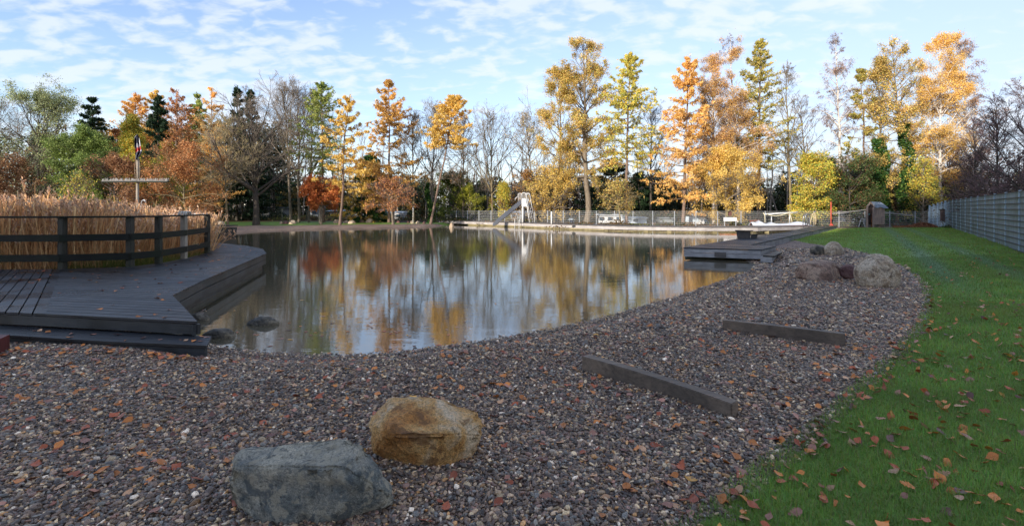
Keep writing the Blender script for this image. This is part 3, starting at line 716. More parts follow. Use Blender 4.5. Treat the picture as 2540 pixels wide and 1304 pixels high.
fpp = [(1083, 58), (1106, 56.5), (1132, 55), (1160, 53.6), (1188, 52.4), (1218, 51.2), (1252, 50), (1290, 49), (1326, 48.2), (1358, 47.6), (1397, 46.4), (1437, 45), (1479, 44), (1524, 43), (1570, 42.2), (1619, 41.4), (1673, 40.9), (1726, 40.6), (1780, 40.5), (1838, 40.4), (1898, 40.4), (1958, 40.2), (2019, 40.0), (2081, 39.8), (2145, 39.6), (2207, 39.5), (2270, 39.4), (2303, 39.4)]
mesh_fence('mesh_fence', [((x - CX) / F * D, D) for x, D in fpp], 0.25, 1.5, 'galvanised wire mesh fence with slim posts behind the far jetty', M['wire'], M['fpost'])
gpp = [(-100, 57), (60, 57), (200, 57), (330, 57), (450, 57), (560, 57.5), (640, 57.5), (700, 57.5), (760, 57.6), (830, 57.7), (895, 57.8), (960, 58), (1020, 58), (1078, 58)]
mesh_fence('mesh_fence', [((x - CX) / F * D, D) for x, D in gpp], 0.2, 1.7, 'dark green wire fence at the edge of the wood on the left shore', M['greenwire'], M['greenwire'], .1, 6, .03)

# grey privacy fence on the right
def priv_mat():
    x = N('grey_privacy_strips'); a = x.coord((7, 7, 0.5)); f = x.noise(a, 1.5, 5, .7)
    g2 = x.noise(x.coord(), 30, 3); g3 = x.noise(x.coord((1, 1, 1)), 1.1, 4)
    c = x.ramp(f, [(0.3, (0.13, 0.17, 0.195)), (0.55, (0.25, 0.31, 0.36)), (0.8, (0.35, 0.42, 0.48))])
    c = x.mix(x.ramp(g2, [(0.4, (0, 0, 0)), (0.75, (.5, .5, .5))]), c, (0.11, 0.13, 0.12))
    c = x.mix(x.ramp(g3, [(0.48, (0, 0, 0)), (0.7, (.6, .6, .6))]), c, (0.08, 0.12, 0.07))
    x.col(c).rough(.55); return x.m
M['priv'] = priv_mat(); M['privpost'] = simple('blue_grey_post', (0.33, 0.43, 0.52), .5, .12); M['darkwire'] = simple('dark_wire', (0.03, 0.033, 0.035), .5)
pf_ = thing('privacy_fence', (14, 17, 0.2), 'tall blue grey privacy fence with dark horizontal wires along the right side of the lawn', 'fence')
n_end = PD(2355, 562, 37.8)
fa = Vector((n_end.x, n_end.y, 0)); fbv = PD(2530, 600, 17.1); fbv.z = 0; dirv = (fbv - fa).normalized(); Lf = (fbv - fa).length
nb = 10; step = Lf / nb
pp = [fa + dirv * step * i for i in range(nb + 5)]
ZF0, ZF1 = 0.22, 2.34
def gz(p): return 0.3
for i, p in enumerate(pp):
    b = MB(); b.bar((p.x, p.y, .1), (p.x, p.y, ZF1 + .05), .08, .1, up=dirv); b.build('post', M['privpost'], pf_)
nv = Vector((-dirv.y, dirv.x, 0)); nv = nv if nv.x < 0 else -nv
for a, c in zip(pp[:-1], pp[1:]):
    b = MB(); b.bar(a + Vector((0, 0, (ZF0 + ZF1) / 2)), c + Vector((0, 0, (ZF0 + ZF1) / 2)), 0.02, ZF1 - ZF0); b.build('privacy_panel', M['priv'], pf_)
    b = MB()
    for r in range(11):
        z = ZF0 + .04 + (ZF1 - ZF0 - .04) * r / 10; b.bar(a + nv * .07 + Vector((0, 0, z)), c + nv * .07 + Vector((0, 0, z)), .03, .03)
    n_ = int(step / .1)
    b.build('horizontal_wires', M['darkwire'], pf_)
# the far stretch steps down
far_pts = [PD(x, 560, D) for x, D in ((2355, 37.8), (2345, 38.0), (2336, 38.2), (2326, 38.4), (2316, 38.6), (2306, 38.8))]
tops = [2.34, 2.28, 2.2, 2.12, 2.02, 1.93]
pf2 = thing('privacy_fence', (far_pts[3].x, far_pts[3].y, .2), 'short stepped end of the grey privacy fence around the small brown door', 'fence')
for i in range(5):
    a, c = far_pts[i], far_pts[i + 1]; zt = tops[i + 1]
    b = MB(); b.bar((a.x, a.y, (ZF0 + zt) / 2), (c.x, c.y, (ZF0 + zt) / 2), .02, zt - ZF0); b.build('privacy_panel', M['priv'], pf2)
    b = MB()
    for r in range(9): z = ZF0 + (zt - ZF0) * r / 8 + .04 - .05 * (r == 8); b.bar((a.x, a.y - .05, z), (c.x, c.y - .05, z), .02, .018)
    b.build('horizontal_wires', M['darkwire'], pf2)
    b = MB(); b.bar((c.x, c.y, .1), (c.x, c.y, zt + .08), .09, .09, up=(0, 1, 0)); b.build('post', M['privpost'], pf2)
b = MB(); dc = PD(2338, 534, 38.0); b.box(dc, (.34, .06, .88)); b.build('wooden_hatch', wood('brown_hatch', (0.13, .09, .085), .6, (20, 20, 3)), pf2)
b = MB(); b.box(dc + Vector((0, .0, .46)), (.42, .08, .06)); b.build('hatch_frame', M['rail'], pf2)
b = MB(); b.bar(PD(2348, 524, 36.5), PD(2359, 524.6, 36), .05, .05); b.build('door_bar', M['steel'], pf2)

# ------------------------------------------------------------------ shed, posts, signs on the far lawn
D5 = 37.2
sd_ = thing('wooden_shed', PD(2180, 563, D5), 'narrow open fronted wooden shed with a blue grey tarp roof on the lawn', 'shed')
def H(x, y, d=0.0): return PD(x, y, D5 + d)
M['shed'] = wood('pinkish_grey_boards', (0.34, 0.235, 0.19), .7, (16, 16, 1.5), (0.16, 0.12, 0.12))
zb = H(0, 557).z; zt = H(0, 514).z; x0, x1 = H(2166, 0).x, H(2197.5, 0).x; xl = H(2151, 0).x; rk = Vector((-0.15, 1.3, 0)); zg = 0.28
b = MB(); nbd = 8; rr = random.Random(2)
for i in range(nbd):
    a = x0 + (x1 - x0) * i / nbd; c = x0 + (x1 - x0) * (i + 1) / nbd - .012; oy = rr.uniform(0, .012)
    b.hexa([(a, D5 + .1 * i / nbd + oy, zb), (c, D5 + .1 * i / nbd + oy, zb), (c, D5 + .03 + .1 * i / nbd, zb), (a, D5 + .03 + .1 * i / nbd, zb)], [(a, D5 + .1 * i / nbd + oy, zt), (c, D5 + .1 * i / nbd + oy, zt), (c, D5 + .03 + .1 * i / nbd, zt), (a, D5 + .03 + .1 * i / nbd, zt)])
b.build('side_wall', M['shed'], sd_)
b = MB(); b.hexa([(xl + .55, D5 + .6, zb), (x1, D5 + .75, zb), (x1, D5 + .78, zb), (xl + .55, D5 + .63, zb)], [(xl + .55, D5 + .6, zt + .3), (x1, D5 + .75, zt), (x1, D5 + .78, zt), (xl + .55, D5 + .63, zt + .3)])
b.hexa([(xl + .03, D5 + .05, zg), (xl + .05, D5 + .05, zg), (xl + .55, D5 + .6, zg), (xl + .53, D5 + .6, zg)], [(xl + .03, D5 + .05, zt), (xl + .05, D5 + .05, zt), (xl + .55, D5 + .6, zt), (xl + .53, D5 + .6, zt)])
b.build('rear_wall', wood('dark_inner_boards', (0.10, 0.065, 0.06), .8, (16, 16, 2)), sd_)
for (x_, y_) in ((xl, D5), (x0 - .02, D5 - .03), (x1 - .3, D5 + .3)):
    b = MB(); b.bar((x_, y_, zg - .1), (x_, y_, zt), .09, .09, up=(0, 1, 0)); b.build('post', M['shed'], sd_)
apx = (xl + x0) / 2; za = H(0, 501).z
b = MB(); b.bar((xl - .06, D5 - .04, zt + .02), (apx + .02, D5 - .04, za), .06, .09); b.bar((apx - .02, D5 - .04, za), (x0 + .12, D5 - .04, zt - .02), .06, .09); b.build('gable_boards', M['shed'], sd_)
tp = []; nu, nw = 14, 8
for j in range(nw + 1):
    for i in range(nu + 1):
        u = i / nu; w_ = j / nw
        A = Vector((apx, D5 - .06, za + .03)).lerp(Vector((x1 - .22, D5 + .25, za + .0)), u); Bq = Vector((x0 + .02, D5 - .1, zt + .02)).lerp(Vector((x1 + .22, D5 - .02, zt - .03)), u)
        p = A.lerp(Bq, w_); p.z += .03 * math.sin(9 * u + 4 * w_) * w_ + (0.02 * math.sin(17 * u) - 0.04) * (w_ == 1); p.y -= .03 * math.sin(12 * u + 5 * w_) * w_; tp.append(p)
fs = [(j * (nu + 1) + i, j * (nu + 1) + i + 1, (j + 1) * (nu + 1) + i + 1, (j + 1) * (nu + 1) + i) for j in range(nw) for i in range(nu)]
b = MB(); b.add(tp, fs); x = N('tarpaulin'); f = x.noise(x.coord((2, 2, 5)), 1.4, 3, .5, 1); x.col(x.ramp(f, [(.45, (.10, .135, .18)), (.58, (.16, .2, .25)), (.62, (.45, .48, .52))])).rough(.3); x.bump(f, .5)
b.build('tarp_roof', x.m, sd_, smooth=True)
b = MB(); b.hexa([(xl - .1, D5 - .05, zt), (apx, D5 - .05, za), (apx + .62, D5 + .8, za), (xl + .5, D5 + .8, zt)], [(xl - .1, D5 - .05, zt + .03), (apx, D5 - .05, za + .03), (apx + .62, D5 + .8, za + .03), (xl + .5, D5 + .8, zt + .03)]); b.build('roof_slope', M['shed'], sd_)
for y_ in (534, 553): b = MB(); b.box(H(2157, y_, .3), (.3, .3, .03)); b.build('shelf', M['rail'], sd_)
b = MB(); b.hexa([H(2160, 562.5, .35), H(2164, 562.5, .3), H(2164, 562.5, .34), H(2160, 562.5, .39)], [H(2162, 530, .35), H(2164.5, 532, .3), H(2164.5, 532, .34), H(2162, 530, .39)])
tag(b.build('leaning_board', simple('orange_wood', (.35, .12, .03), .6), None, origin=H(2162, 562, .3)), 'orange brown board leaning inside the open shed', 'board')
b = MB(); b.box(H(2155, 531.4, .3), (.09, .09, .14)); tag(b.build('bottle', simple('teal_plastic', (.15, .35, .32), .3), None, origin=H(2155, 534, .3)), 'small teal container on the upper shelf in the shed', 'container')
# trestle
tr = thing('trestle', PD(2137, 563, 37.5), 'light metal trestle standing left of the shed', 'trestle')
for (xa, xb) in ((2137, 2130), (2139, 2145), (2142, 2147)):
    b = MB(); b.bar(PD(xa, 540, 37.6), PD(xb, 563, 37.5), .05, .05); b.build('leg', M['pale'], tr)
b = MB(); b.bar(PD(2132, 539.5, 37.6), PD(2150, 541, 37.6), .06, .07); b.build('top_bar', M['steel'], tr)
def pole(name, px, y0, y1, D, r, m, label, cat, cap=None):
    a, c = PD(px, y0, D), PD(px, y1, D); t_ = thing(name, a, label, cat)
    b = MB(); b.tube([a, c], r, 10); b.build('shaft', m, t_, smooth=True)
    b = MB(); b.box(c + Vector((0, 0, .03)), cap or (r * 2.6, r * 2.6, .08)); b.build('cap', M['rail'] if cap is None else m, t_)
    return t_
M['redpaint'] = simple('red_paint', (.5, .075, .045), .45, .1)
rpole = pole('red_post', 2061.3, 559, 500, 38.6, .042, M['redpaint'], 'bright red upright post at the end of the walkway', 'post')
b = MB(); b.hexa([PD(2057, 559.5, 38.4), PD(2068, 559.5, 38.4), PD(2068, 559.5, 39), PD(2057, 559.5, 39)], [PD(2060, 554, 38.5), PD(2063, 554, 38.5), PD(2063, 554, 38.8), PD(2060, 554, 38.8)]); b.build('foot', M['redpaint'], rpole)
pole('shower_post', 1024.5, 552.5, 509, 48.5, .035, M['white'], 'thin white post on the gravel at the left end of the jetty', 'post')
pole('white_post', 1368, 557.5, 524, fe[4].y + 1.5, .06, M['white'], 'white post on the jetty to the right of the slide', 'post')
b = MB(); a = PD(2195, 527, 38.9); c = PD(2265, 534.5, 38.9); b.bar(a, c, .05, .06); b.bar(PD(2061, 530, 39.2), PD(2150, 519.5, 39.2), .05, .05)
tag(b.build('long_pole', M['pale'], None, origin=a), 'long pale pole resting along the fence behind the shed', 'pole')
# sign, insect hotel
DJ = 38.9
sn = thing('white_sign', PD(1811, 559, DJ), 'white rectangular notice sign with faint lettering on the fence by the jetty', 'sign')
b = MB(); b.box(PD(1811, 543.6, DJ), (1.04, .03, .3)); b.build('board', M['white'], sn)
for x_ in (1797, 1825): b = MB(); b.bar(PD(x_, 561, DJ + .05), PD(x_, 540, DJ + .05), .05, .05, up=(0, 1, 0)); b.build('support', M['fpost'], sn)
b = MB(); rr = random.Random(4)
for row, (y_, xa, xb) in enumerate(((541.6, 1799, 1823), (544.0, 1803, 1820), (546.2, 1810, 1812.5))):
    x_ = xa
    while x_ < xb:
        wl = rr.uniform(1.0, 3.2); b.box(PD(min(x_ + wl / 2, xb), y_, DJ - .018), (wl / 31, .004, .032)); x_ += wl + .7
b.build('lettering', simple('faint_grey_print', (.45, .45, .42), .6, .05), sn)
ih = thing('insect_hotel', PD(1809, 536, DJ), 'small brown house shaped box above the white sign', 'insect hotel')
def J(x, y, d=0): return PD(x, y, DJ + d)
b = MB(); b.hexa([J(1804, 535.5), J(1815, 535.5), J(1815, 535.5, .2), J(1804, 535.5, .2)], [J(1804, 525), J(1815, 525), J(1815, 525, .2), J(1804, 525, .2)])
b.add([J(1804, 525), J(1815, 525), J(1809.5, 521.5), J(1804, 525, .2), J(1815, 525, .2), J(1809.5, 521.5, .2)], [(0, 1, 2), (5, 4, 3), (0, 3, 4, 1), (1, 4, 5, 2), (2, 5, 3, 0)])
b.build('box', simple('red_brown_box', (.13, .06, .055), .8, .5, 40), ih)
b = MB()
for (p, q_) in (((1803, 536), (1816, 536)), ((1803, 536), (1803, 524.6)), ((1816, 536), (1816, 524.6)), ((1802, 525.6), (1809.5, 520.6)), ((1809.5, 520.6), (1817, 525.6))): b.bar(J(*p, -.02), J(*q_, -.02), .28, .04)
b.build('frame', M['mossy'], ih)
b = MB(); b.box(J(1809.5, 520, .25) * 1.0, (.05, .05, 2.6)); 
# covered boat (white tarp) on trailer boards
bt = thing('white_tarp_heap', J(1935, 563), 'heap of white tarpaulin covering rolled pool gear on the jetty', 'tarpaulin')
prof_t = [(1863, 560, 552.6), (1866, 562, 550), (1871, 562.5, 553), (1881, 563, 546.5), (1888, 563, 550.5), (1894, 562, 553.6), (1902, 562, 554.2), (1912, 562, 551.2), (1925, 561.5, 554), (1940, 561.5, 554), (1955, 561, 553.6), (1968, 561, 551), (1978, 561, 548.8), (1988, 561, 550), (1998, 561, 553.4), (2010, 561, 558)]
vs = []; nr = 7
for i, (x_, yb_, yt_) in enumerate(prof_t):
    for j in range(nr):
        t = j / (nr - 1); s = math.sin(math.pi * t) ** 0.6
        w2 = .75 if 0 < i < len(prof_t) - 1 else .35
        p = PD(x_, yb_ + (yt_ - yb_) * s, DJ); p.y += (t - .5) * 2 * w2 + .04 * math.sin(i * 2.3 + j); vs.append(p)
fs = [(i * nr + j, i * nr + j + 1, (i + 1) * nr + j + 1, (i + 1) * nr + j) for i in range(len(prof_t) - 1) for j in range(nr - 1)]
b = MB(); b.add(vs, fs); xx = N('white_sheeting'); f = xx.noise(xx.coord(), 6, 4, .6, .5); xx.col((.66, .69, .74)).rough(.5); xx.bump(f, .7, .05); b.build('sheet', xx.m, bt, smooth=True)
b = MB(); b.bar(J(1876, 561.5, -.8), J(2005, 559, -.8), .08, .09); b.build('base_board', simple('dark_red_board', (.14, .06, .05), .6), bt)
b = MB(); o0 = J(1806, 562.6, -.4); b.box(o0, (1.15, .5, .07)); b.box(o0 + Vector((.75, .1, 0)), (.3, .3, .06))
tag(b.build('orange_board', simple('orange_plastic', (.75, .2, .04), .5, .1), None, origin=o0), 'flat orange board lying on the jetty under the white sign', 'board')
# white goal-like frame with hanging hose
fr = thing('pipe_frame', J(1900, 559, .5), 'white pipe frame draped with a cream hose beside the tarpaulin', 'frame')
for x_ in (1898, 1913.5, 1958.5): b = MB(); b.tube([J(x_, 560, .6), J(x_, 526 if x_ != 1913.5 else 531, .6)], .04, 8); b.build('upright', M['fpost'], fr, smooth=True)
b = MB(); b.tube([J(1897, 531, .5), J(1978, 526.5, .5)], .045, 8); b.build('crossbar', M['white'], fr, smooth=True)
b = MB(); b.tube([J(1893, 528, .4), J(1897, 533, .4), J(1897.5, 552, .4)], .035, 8); b.tube([J(1903, 530, .4), J(1912, 534, .4), J(1924, 535.8, .4), J(1936, 534, .4), J(1950, 529.5, .4), J(1958, 528, .4), J(1961, 535, .4), J(1965, 552, .4)], .035, 8)
b.build('hose', simple('cream_hose', (.62, .56, .38), .5, .08), fr, smooth=True)
b = MB(); a = J(1866, 547, .3); b.bar(J(1858, 547, .3), J(1884, 546.5, .3), .08, .06); b.bar(J(1862, 547, .3), J(1860, 561, .3), .05, .05); b.bar(J(1865, 547, .3), J(1868, 561, .3), .05, .05)
tag(b.build('saw_horse', simple('rusty_wood', (.2, .08, .05), .8), None, origin=a), 'rusty brown saw horse behind the white tarpaulin', 'saw horse')
for k_, (xa, lab) in enumerate(((1993, 'left steel ladder handrail at the jetty end'), (1999, 'right steel ladder handrail at the jetty end'))):
    dy = -4 * k_
    handrail('ladder_handrail', [[PD(xa - 1.5, 561, 36.5 + k_), PD(xa - .5, 540 + dy, 36.5 + k_), PD(xa + 1.5, 534 + dy, 36.5 + k_), PD(xa + 4.5, 532.6 + dy, 36.6 + k_), PD(xa + 7.5, 535 + dy, 36.8 + k_), PD(xa + 9, 542, 36.9 + k_), PD(xa + 9.5, 561, 37 + k_)]], .03, M['steel'], lab, 'handrail', 'steel ladder handrails at the jetty end')
b = MB(); o0 = PD(2010, 558, 38); b.tube([o0, PD(2011.5, 545, 38), PD(2015, 532, 38), PD(2019, 527.5, 38), PD(2022, 532, 38), PD(2024, 545, 38), PD(2023, 557, 38)], .035, 8)
b.tube([PD(2019, 527, 38.2), PD(2019.3, 558, 38.2)], .03, 8)
tag(b.build('hose_hoop', simple('tan_hose', (.5, .4, .25), .5), None, origin=o0, smooth=True), 'tan hose looped over a post right of the steel handrails', 'hose')

# ------------------------------------------------------------------ timber beams on the beach
M['beam'] = wood('grey_brown_beam', (0.22, 0.16, 0.115), .55, (3, 24, 30), (0.03, 0.028, 0.026), .4)
def beam(a, c, hgt, wid, label, curve, z0=.19):
    a = Vector((a.x, a.y, 0)); c = Vector((c.x, c.y, 0)); d = (c - a); n_ = Vector((-d.y, d.x, 0)).normalized(); b = MB(); K = 9; vs = []
    for i in range(K):
        t = i / (K - 1); o_ = n_ * curve * 4 * t * (1 - t); p = a + d * t + o_
        vs += [p + Vector((0, 0, z0 - .08)), p + n_ * wid + Vector((0, 0, z0 - .08)), p + n_ * wid + Vector((0, 0, z0 + hgt)), p + Vector((0, 0, z0 + hgt))]
    fs = [(i * 4 + j, i * 4 + (j + 1) % 4, (i + 1) * 4 + (j + 1) % 4, (i + 1) * 4 + j) for i in range(K - 1) for j in range(4)] + [(0, 1, 2, 3), tuple((K - 1) * 4 + j for j in (3, 2, 1, 0))]
    b.add(vs, fs); o_ = b.build('timber_beam', M['beam'], None, origin=a, bevel=.006); return tag(o_, label, 'beam')
beam(P(1443, 912, .2), P(1815, 1040, .2), .125, .105, 'near grey timber beam lying on the pebbles, ending in a square cut face', .035)
beam(P(1792, 818, .2), P(2097, 856, .2), .135, .09, 'farther dark timber beam set in the pebbles below the boulders', .02)

# ------------------------------------------------------------------ rocks
def rock_mat(name, c1, c2, c3, patch=2.2, fine=38, rough=.75, lichen=None, dark=None, strata=False):
    x = N(name); v = x.coord()
    big = x.noise(v, patch, 5, .62, .4); sp = x.noise(v, fine, 4, .75); sp2 = x.noise(v, fine * 3.2, 2, .7)
    c = x.ramp(big, [(.40, c1), (.48, c2), (.57, c3)])
    c = x.mix(1.0, c, x.ramp(sp, [(.3, (.3, .28, .27)), (.45, (.95, .95, .95)), (.72, (1.6, 1.52, 1.45))]), 'MULTIPLY')
    c = x.mix(.6, c, x.ramp(sp2, [(.35, (.45, .45, .45)), (.6, (1.25, 1.25, 1.25))]), 'MULTIPLY')
    if lichen:
        l = x.noise(v, patch * 2.6, 6, .7, .2); c = x.mix(x.ramp(l, [(.52, (0, 0, 0)), (.56, (.85, .85, .85))]), c, lichen)
    if dark:
        l = x.noise(v, patch * 1.9, 6, .68, .8); c = x.mix(x.ramp(l, [(.55, (0, 0, 0)), (.6, (.8, .8, .8))]), c, dark)
    x.col(c).rough(rough); x.b.inputs['Specular IOR Level'].default_value = .4
    h = x.math('ADD', x.math('MULTIPLY', sp, .6), x.math('MULTIPLY', x.noise(v, patch * 4, 8, .75), 1.4)); x.bump(h, .9, .03)
    return x.m
M['rA'] = rock_mat('blue_grey_stone', (.19, .205, .19), (.33, .315, .26), (.52, .47, .36), 4.2, 70, .6, (.48, .42, .31), (.10, .12, .125))
M['rB'] = rock_mat('orange_brown_stone', (.46, .2, .05), (.62, .35, .12), (.66, .5, .32), 2.6, 55, .6, None, (.2, .09, .03))
M['rG'] = rock_mat('speckled_granite', (.32, .23, .15), (.46, .35, .24), (.58, .48, .36), 5, 42, .75, None, (.17, .115, .08))
M['rP'] = rock_mat('purple_brown_stone', (.16, .09, .06), (.27, .16, .11), (.38, .26, .18), 3.4, 30, .55, None, (.07, .05, .035))
M['rD'] = rock_mat('dark_wet_stone', (.06, .055, .045), (.12, .105, .08), (.24, .2, .14), 5, 40, .5)
M['rS'] = rock_mat('sandy_boulder', (.38, .29, .2), (.5, .40, .29), (.56, .48, .38), 2.2, 26, .8)
M['rR'] = rock_mat('reddish_stone', (.11, .05, .045), (.16, .08, .07), (.2, .12, .1), 3, 30, .6)
def hull_rock(pts, m, label, rough=.02, seed=1, bev=.035, lv=3, name='boulder', nfreq=5, smo=1, strata=0.0):
    bm = bmesh.new(); c = sum((Vector(p) for p in pts), Vector()) / len(pts); base = Vector((c.x, c.y, min(p[2] for p in pts)))
    for p in pts: bm.verts.new(Vector(p) - base)
    bmesh.ops.convex_hull(bm, input=bm.verts[:])
    bmesh.ops.delete(bm, geom=[v for v in bm.verts if not v.link_faces], context='VERTS')
    bmesh.ops.dissolve_limit(bm, angle_limit=.12, verts=bm.verts, edges=bm.edges)
    bmesh.ops.bevel(bm, geom=bm.edges[:], offset=bev, segments=2, affect='EDGES', clamp_overlap=True)
    bmesh.ops.triangulate(bm, faces=bm.faces)
    for _ in range(lv): bmesh.ops.subdivide_edges(bm, edges=[e for e in bm.edges if e.calc_length() > .02], cuts=1, use_grid_fill=True); bmesh.ops.triangulate(bm, faces=[f for f in bm.faces if len(f.verts) > 3])
    for _ in range(smo): bmesh.ops.smooth_vert(bm, verts=bm.verts, factor=.5, use_axis_x=True, use_axis_y=True, use_axis_z=True)
    from mathutils import noise as mn
    bm.normal_update(); sv = Vector((seed * 3.1, seed * 1.7, seed))
    for v in bm.verts:
        n1 = mn.noise(v.co * nfreq + sv); n2 = mn.noise(v.co * nfreq * 3.3 + sv); n3 = mn.noise(v.co * nfreq * 9 + sv)
        rdg = 1 - abs(mn.noise(Vector((v.co.x * nfreq * .7, v.co.y * nfreq, v.co.z * nfreq * 2.4)) + sv * 2)) * 2
        v.co += v.normal * rough * (n1 * 1.0 + n2 * .45 + n3 * .16 - max(0, rdg - .75) * 2.2)
        if strata:
            q_ = v.co.z * 15 + v.co.x * 3.4 + 1.2 * mn.noise(v.co * 4 + sv); fr_ = q_ - math.floor(q_); v.co += Vector((0, -1, 0)) * strata * (fr_ ** 3) * max(0, mn.noise(v.co * 2.2 + sv * .5) + .35) * (1 if v.normal.y < -.2 else .2)
    me = bpy.data.meshes.new(name); bm.to_mesh(me); bm.free(); me.polygons.foreach_set('use_smooth', [True] * len(me.polygons))
    return tag(link_mesh(name, me, m, None, base), label, 'boulder')
A = [(612, 1108, .47), (700, 1106, .48), (800, 1098, .5), (850, 1082, .54), (893, 1090, .53), (920, 1125, .45), (947, 1178, .36), (965, 1222, .28), (958, 1243, .2), (598, 1147, .46), (760, 1150, .48), (850, 1150, .485), (885, 1172, .44), (585, 1190, .36), (594, 1235, .26), (650, 1272, .2), (720, 1308, .16), (800, 1313, .15), (845, 1275, .13), (650, 1170, .05), (850, 1170, .05), (930, 1215, .08)]
cA = sum((P(*p) for p in A), Vector()) / len(A)
hull_rock([cA + (P(*p) - cA) * 1.08 + Vector((0, -.02, -.01)) for p in A], M['rA'], 'large blue grey angular boulder in the foreground with pale lichen patches', .026, 3, .012, 3, strata=.03, smo=0)
Bk = [(985, 989, .5), (1040, 985, .52), (1120, 1001, .48), (1178, 1018, .45), (1192, 1045, .4), (915, 1050, .38), (938, 1012, .44), (960, 1078, .42), (1135, 1078, .42), (1190, 1082, .33), (932, 1122, .25), (1000, 1153, .2), (1060, 1170, .17), (1112, 1170, .17), (1165, 1137, .2), (1000, 1085, .05), (1120, 1085, .05)]
cB = sum((P(*p) for p in Bk), Vector()) / len(Bk)
hull_rock([cB + (P(*p) - cB) * 1.04 for p in Bk], M['rB'], 'orange brown rounded boulder just behind the blue grey one', .028, 8, .016, 3, strata=.02, smo=0)
def round_rock(x0, x1, yt, yb, zb, m, label, seed, flat=.9, depth=.8, rough=None, group=None, name='boulder', sink=.25):
    rr = np.random.default_rng(seed); D = P((x0 + x1) / 2, yb, zb).y; c = PD((x0 + x1) / 2, yb, D)
    w2 = (x1 - x0) / 2 * D / F; h = CZ - (yt - HY) * (D + w2 * depth * .75) / F - zb; c.x *= (D + w2 * depth * .8) / D
    bv, bf = ico(4); V_ = bv.copy()
    for _ in range(7):   # facet with random planes
        d = rr.normal(0, 1, 3); d /= np.linalg.norm(d); lim = rr.uniform(.72, .95); k = V_ @ d; V_ -= np.where(k > lim, (k - lim) * .85, 0)[:, None] * d
    for fq, am in ((2.2, .07), (5, .03), (11, .012)):
        n_ = np.sin(V_ @ rr.normal(0, fq, 3) + rr.uniform(0, 6)) * np.sin(V_ @ rr.normal(0, fq, 3) + rr.uniform(0, 6)); V_ *= 1 + am * n_[:, None]
    zmx0 = V_[:, 2].max(); V_[:, 0] *= w2 / max(V_[:, 0].max(), -V_[:, 0].min()); V_[:, 1] *= w2 * depth; V_[:, :2] *= (1 - (.3 if sink > .27 else .1) * np.clip(V_[:, 2:3] / zmx0, 0, 1))
    zmx = V_[:, 2].max(); tot = h / (1 - sink); V_[:, 2] = (V_[:, 2] / zmx) ; V_[:, 2] = np.where(V_[:, 2] > 0, V_[:, 2] * h, V_[:, 2] * h * sink * 2)
    V_[:, 2] = V_[:, 2] if sink > .4 else (V_[:, 2])
    # widest a little above the base
    V_ += np.array([c.x, c.y + w2 * depth * .8, zb])
    o_ = np_mesh(name, V_, bf, m, origin=(c.x, c.y, zb), smooth=True); return tag(o_, label, 'boulder', group)
def mid_rock(x0, x1, yt, yb, zb, m, label, seed, asym=(0, 0), **kw):
    """chunky boulder whose widest girth sits above the base"""
    rr = random.Random(seed); D = P((x0 + x1) / 2, yb, zb).y; c = PD((x0 + x1) / 2, yb, D); w2 = (x1 - x0) / 2 * D / F; dp = kw.pop('depth', .8); h = CZ - (yt - HY) * (D + w2 * dp * .85) / F - zb; c.x *= (D + w2 * dp) / D; w2 *= 1.02
    pts = []
    for lev, (zf, rf) in enumerate(((-.1, .8), (.12, .93), (.42, 1.0), (.72, .84), (.93, .5), (1.0, .2))):
        for k_ in range(9):
            a = k_ * .698 + lev * .35 + rr.uniform(-.15, .15); r = rf * rr.uniform(.9, 1.03); pts.append((c.x + w2 * r * math.cos(a) + asym[0] * w2 * zf, c.y + w2 * dp + w2 * dp * r * math.sin(a), zb + h * zf * (1 - .06 * rr.random()) + asym[1] * h * math.cos(a) * zf))
    return hull_rock(pts, m, label, kw.pop('rough', .03 * w2 / .5), seed, w2 * .09, 2, nfreq=2.2 / w2 * .8, smo=1)
hull_rock([PD(x, y, d) for x, y, d in ((1985, 653, 10.5), (2008, 645, 11.1), (2055, 644, 11.1), (2060, 652, 10.5), (2084, 655, 11.0), (2092, 672, 10.9), (1971, 672, 10.6), (1972, 690, 10.5), (2030, 706, 10.1), (2042, 660, 10.3), (2062, 708, 10.1), (2091, 694, 10.7), (2000, 690, 11.3), (2080, 690, 11.3))], M['rP'], 'low purple brown boulder left of the round granite one', .025, 4, .02, 2, nfreq=5, smo=0)
mid_rock(2080, 2128, 655, 691, .22, M['rR'], 'small reddish stone wedged between the two large right boulders', 5)
mid_rock(2123, 2233, 630, 716, .2, M['rG'], 'largest round speckled granite boulder on the right of the beach', 16, depth=.8, rough=.03)
mid_rock(2009, 2048, 608, 633, .22, M['rD'], 'small dark grey stone touching the pale round boulder by the lawn', 12)
mid_rock(2044, 2093, 599, 635, .22, M['rS'], 'pale tan round boulder at the edge of the lawn', 14)
mid_rock(498, 590, 815, 850, -.05, M['rD'], 'dark wet stone at the waterline beside the deck step', 21, depth=.5)
mid_rock(608, 697, 786, 817, -.05, M['rD'], 'dark flat stone standing out of the pond beyond the deck step', 25, depth=.5)
mid_rock(462, 520, 776, 806, -.05, M['rD'], 'dark wet stone half hidden behind the deck corner', 27, depth=.6)
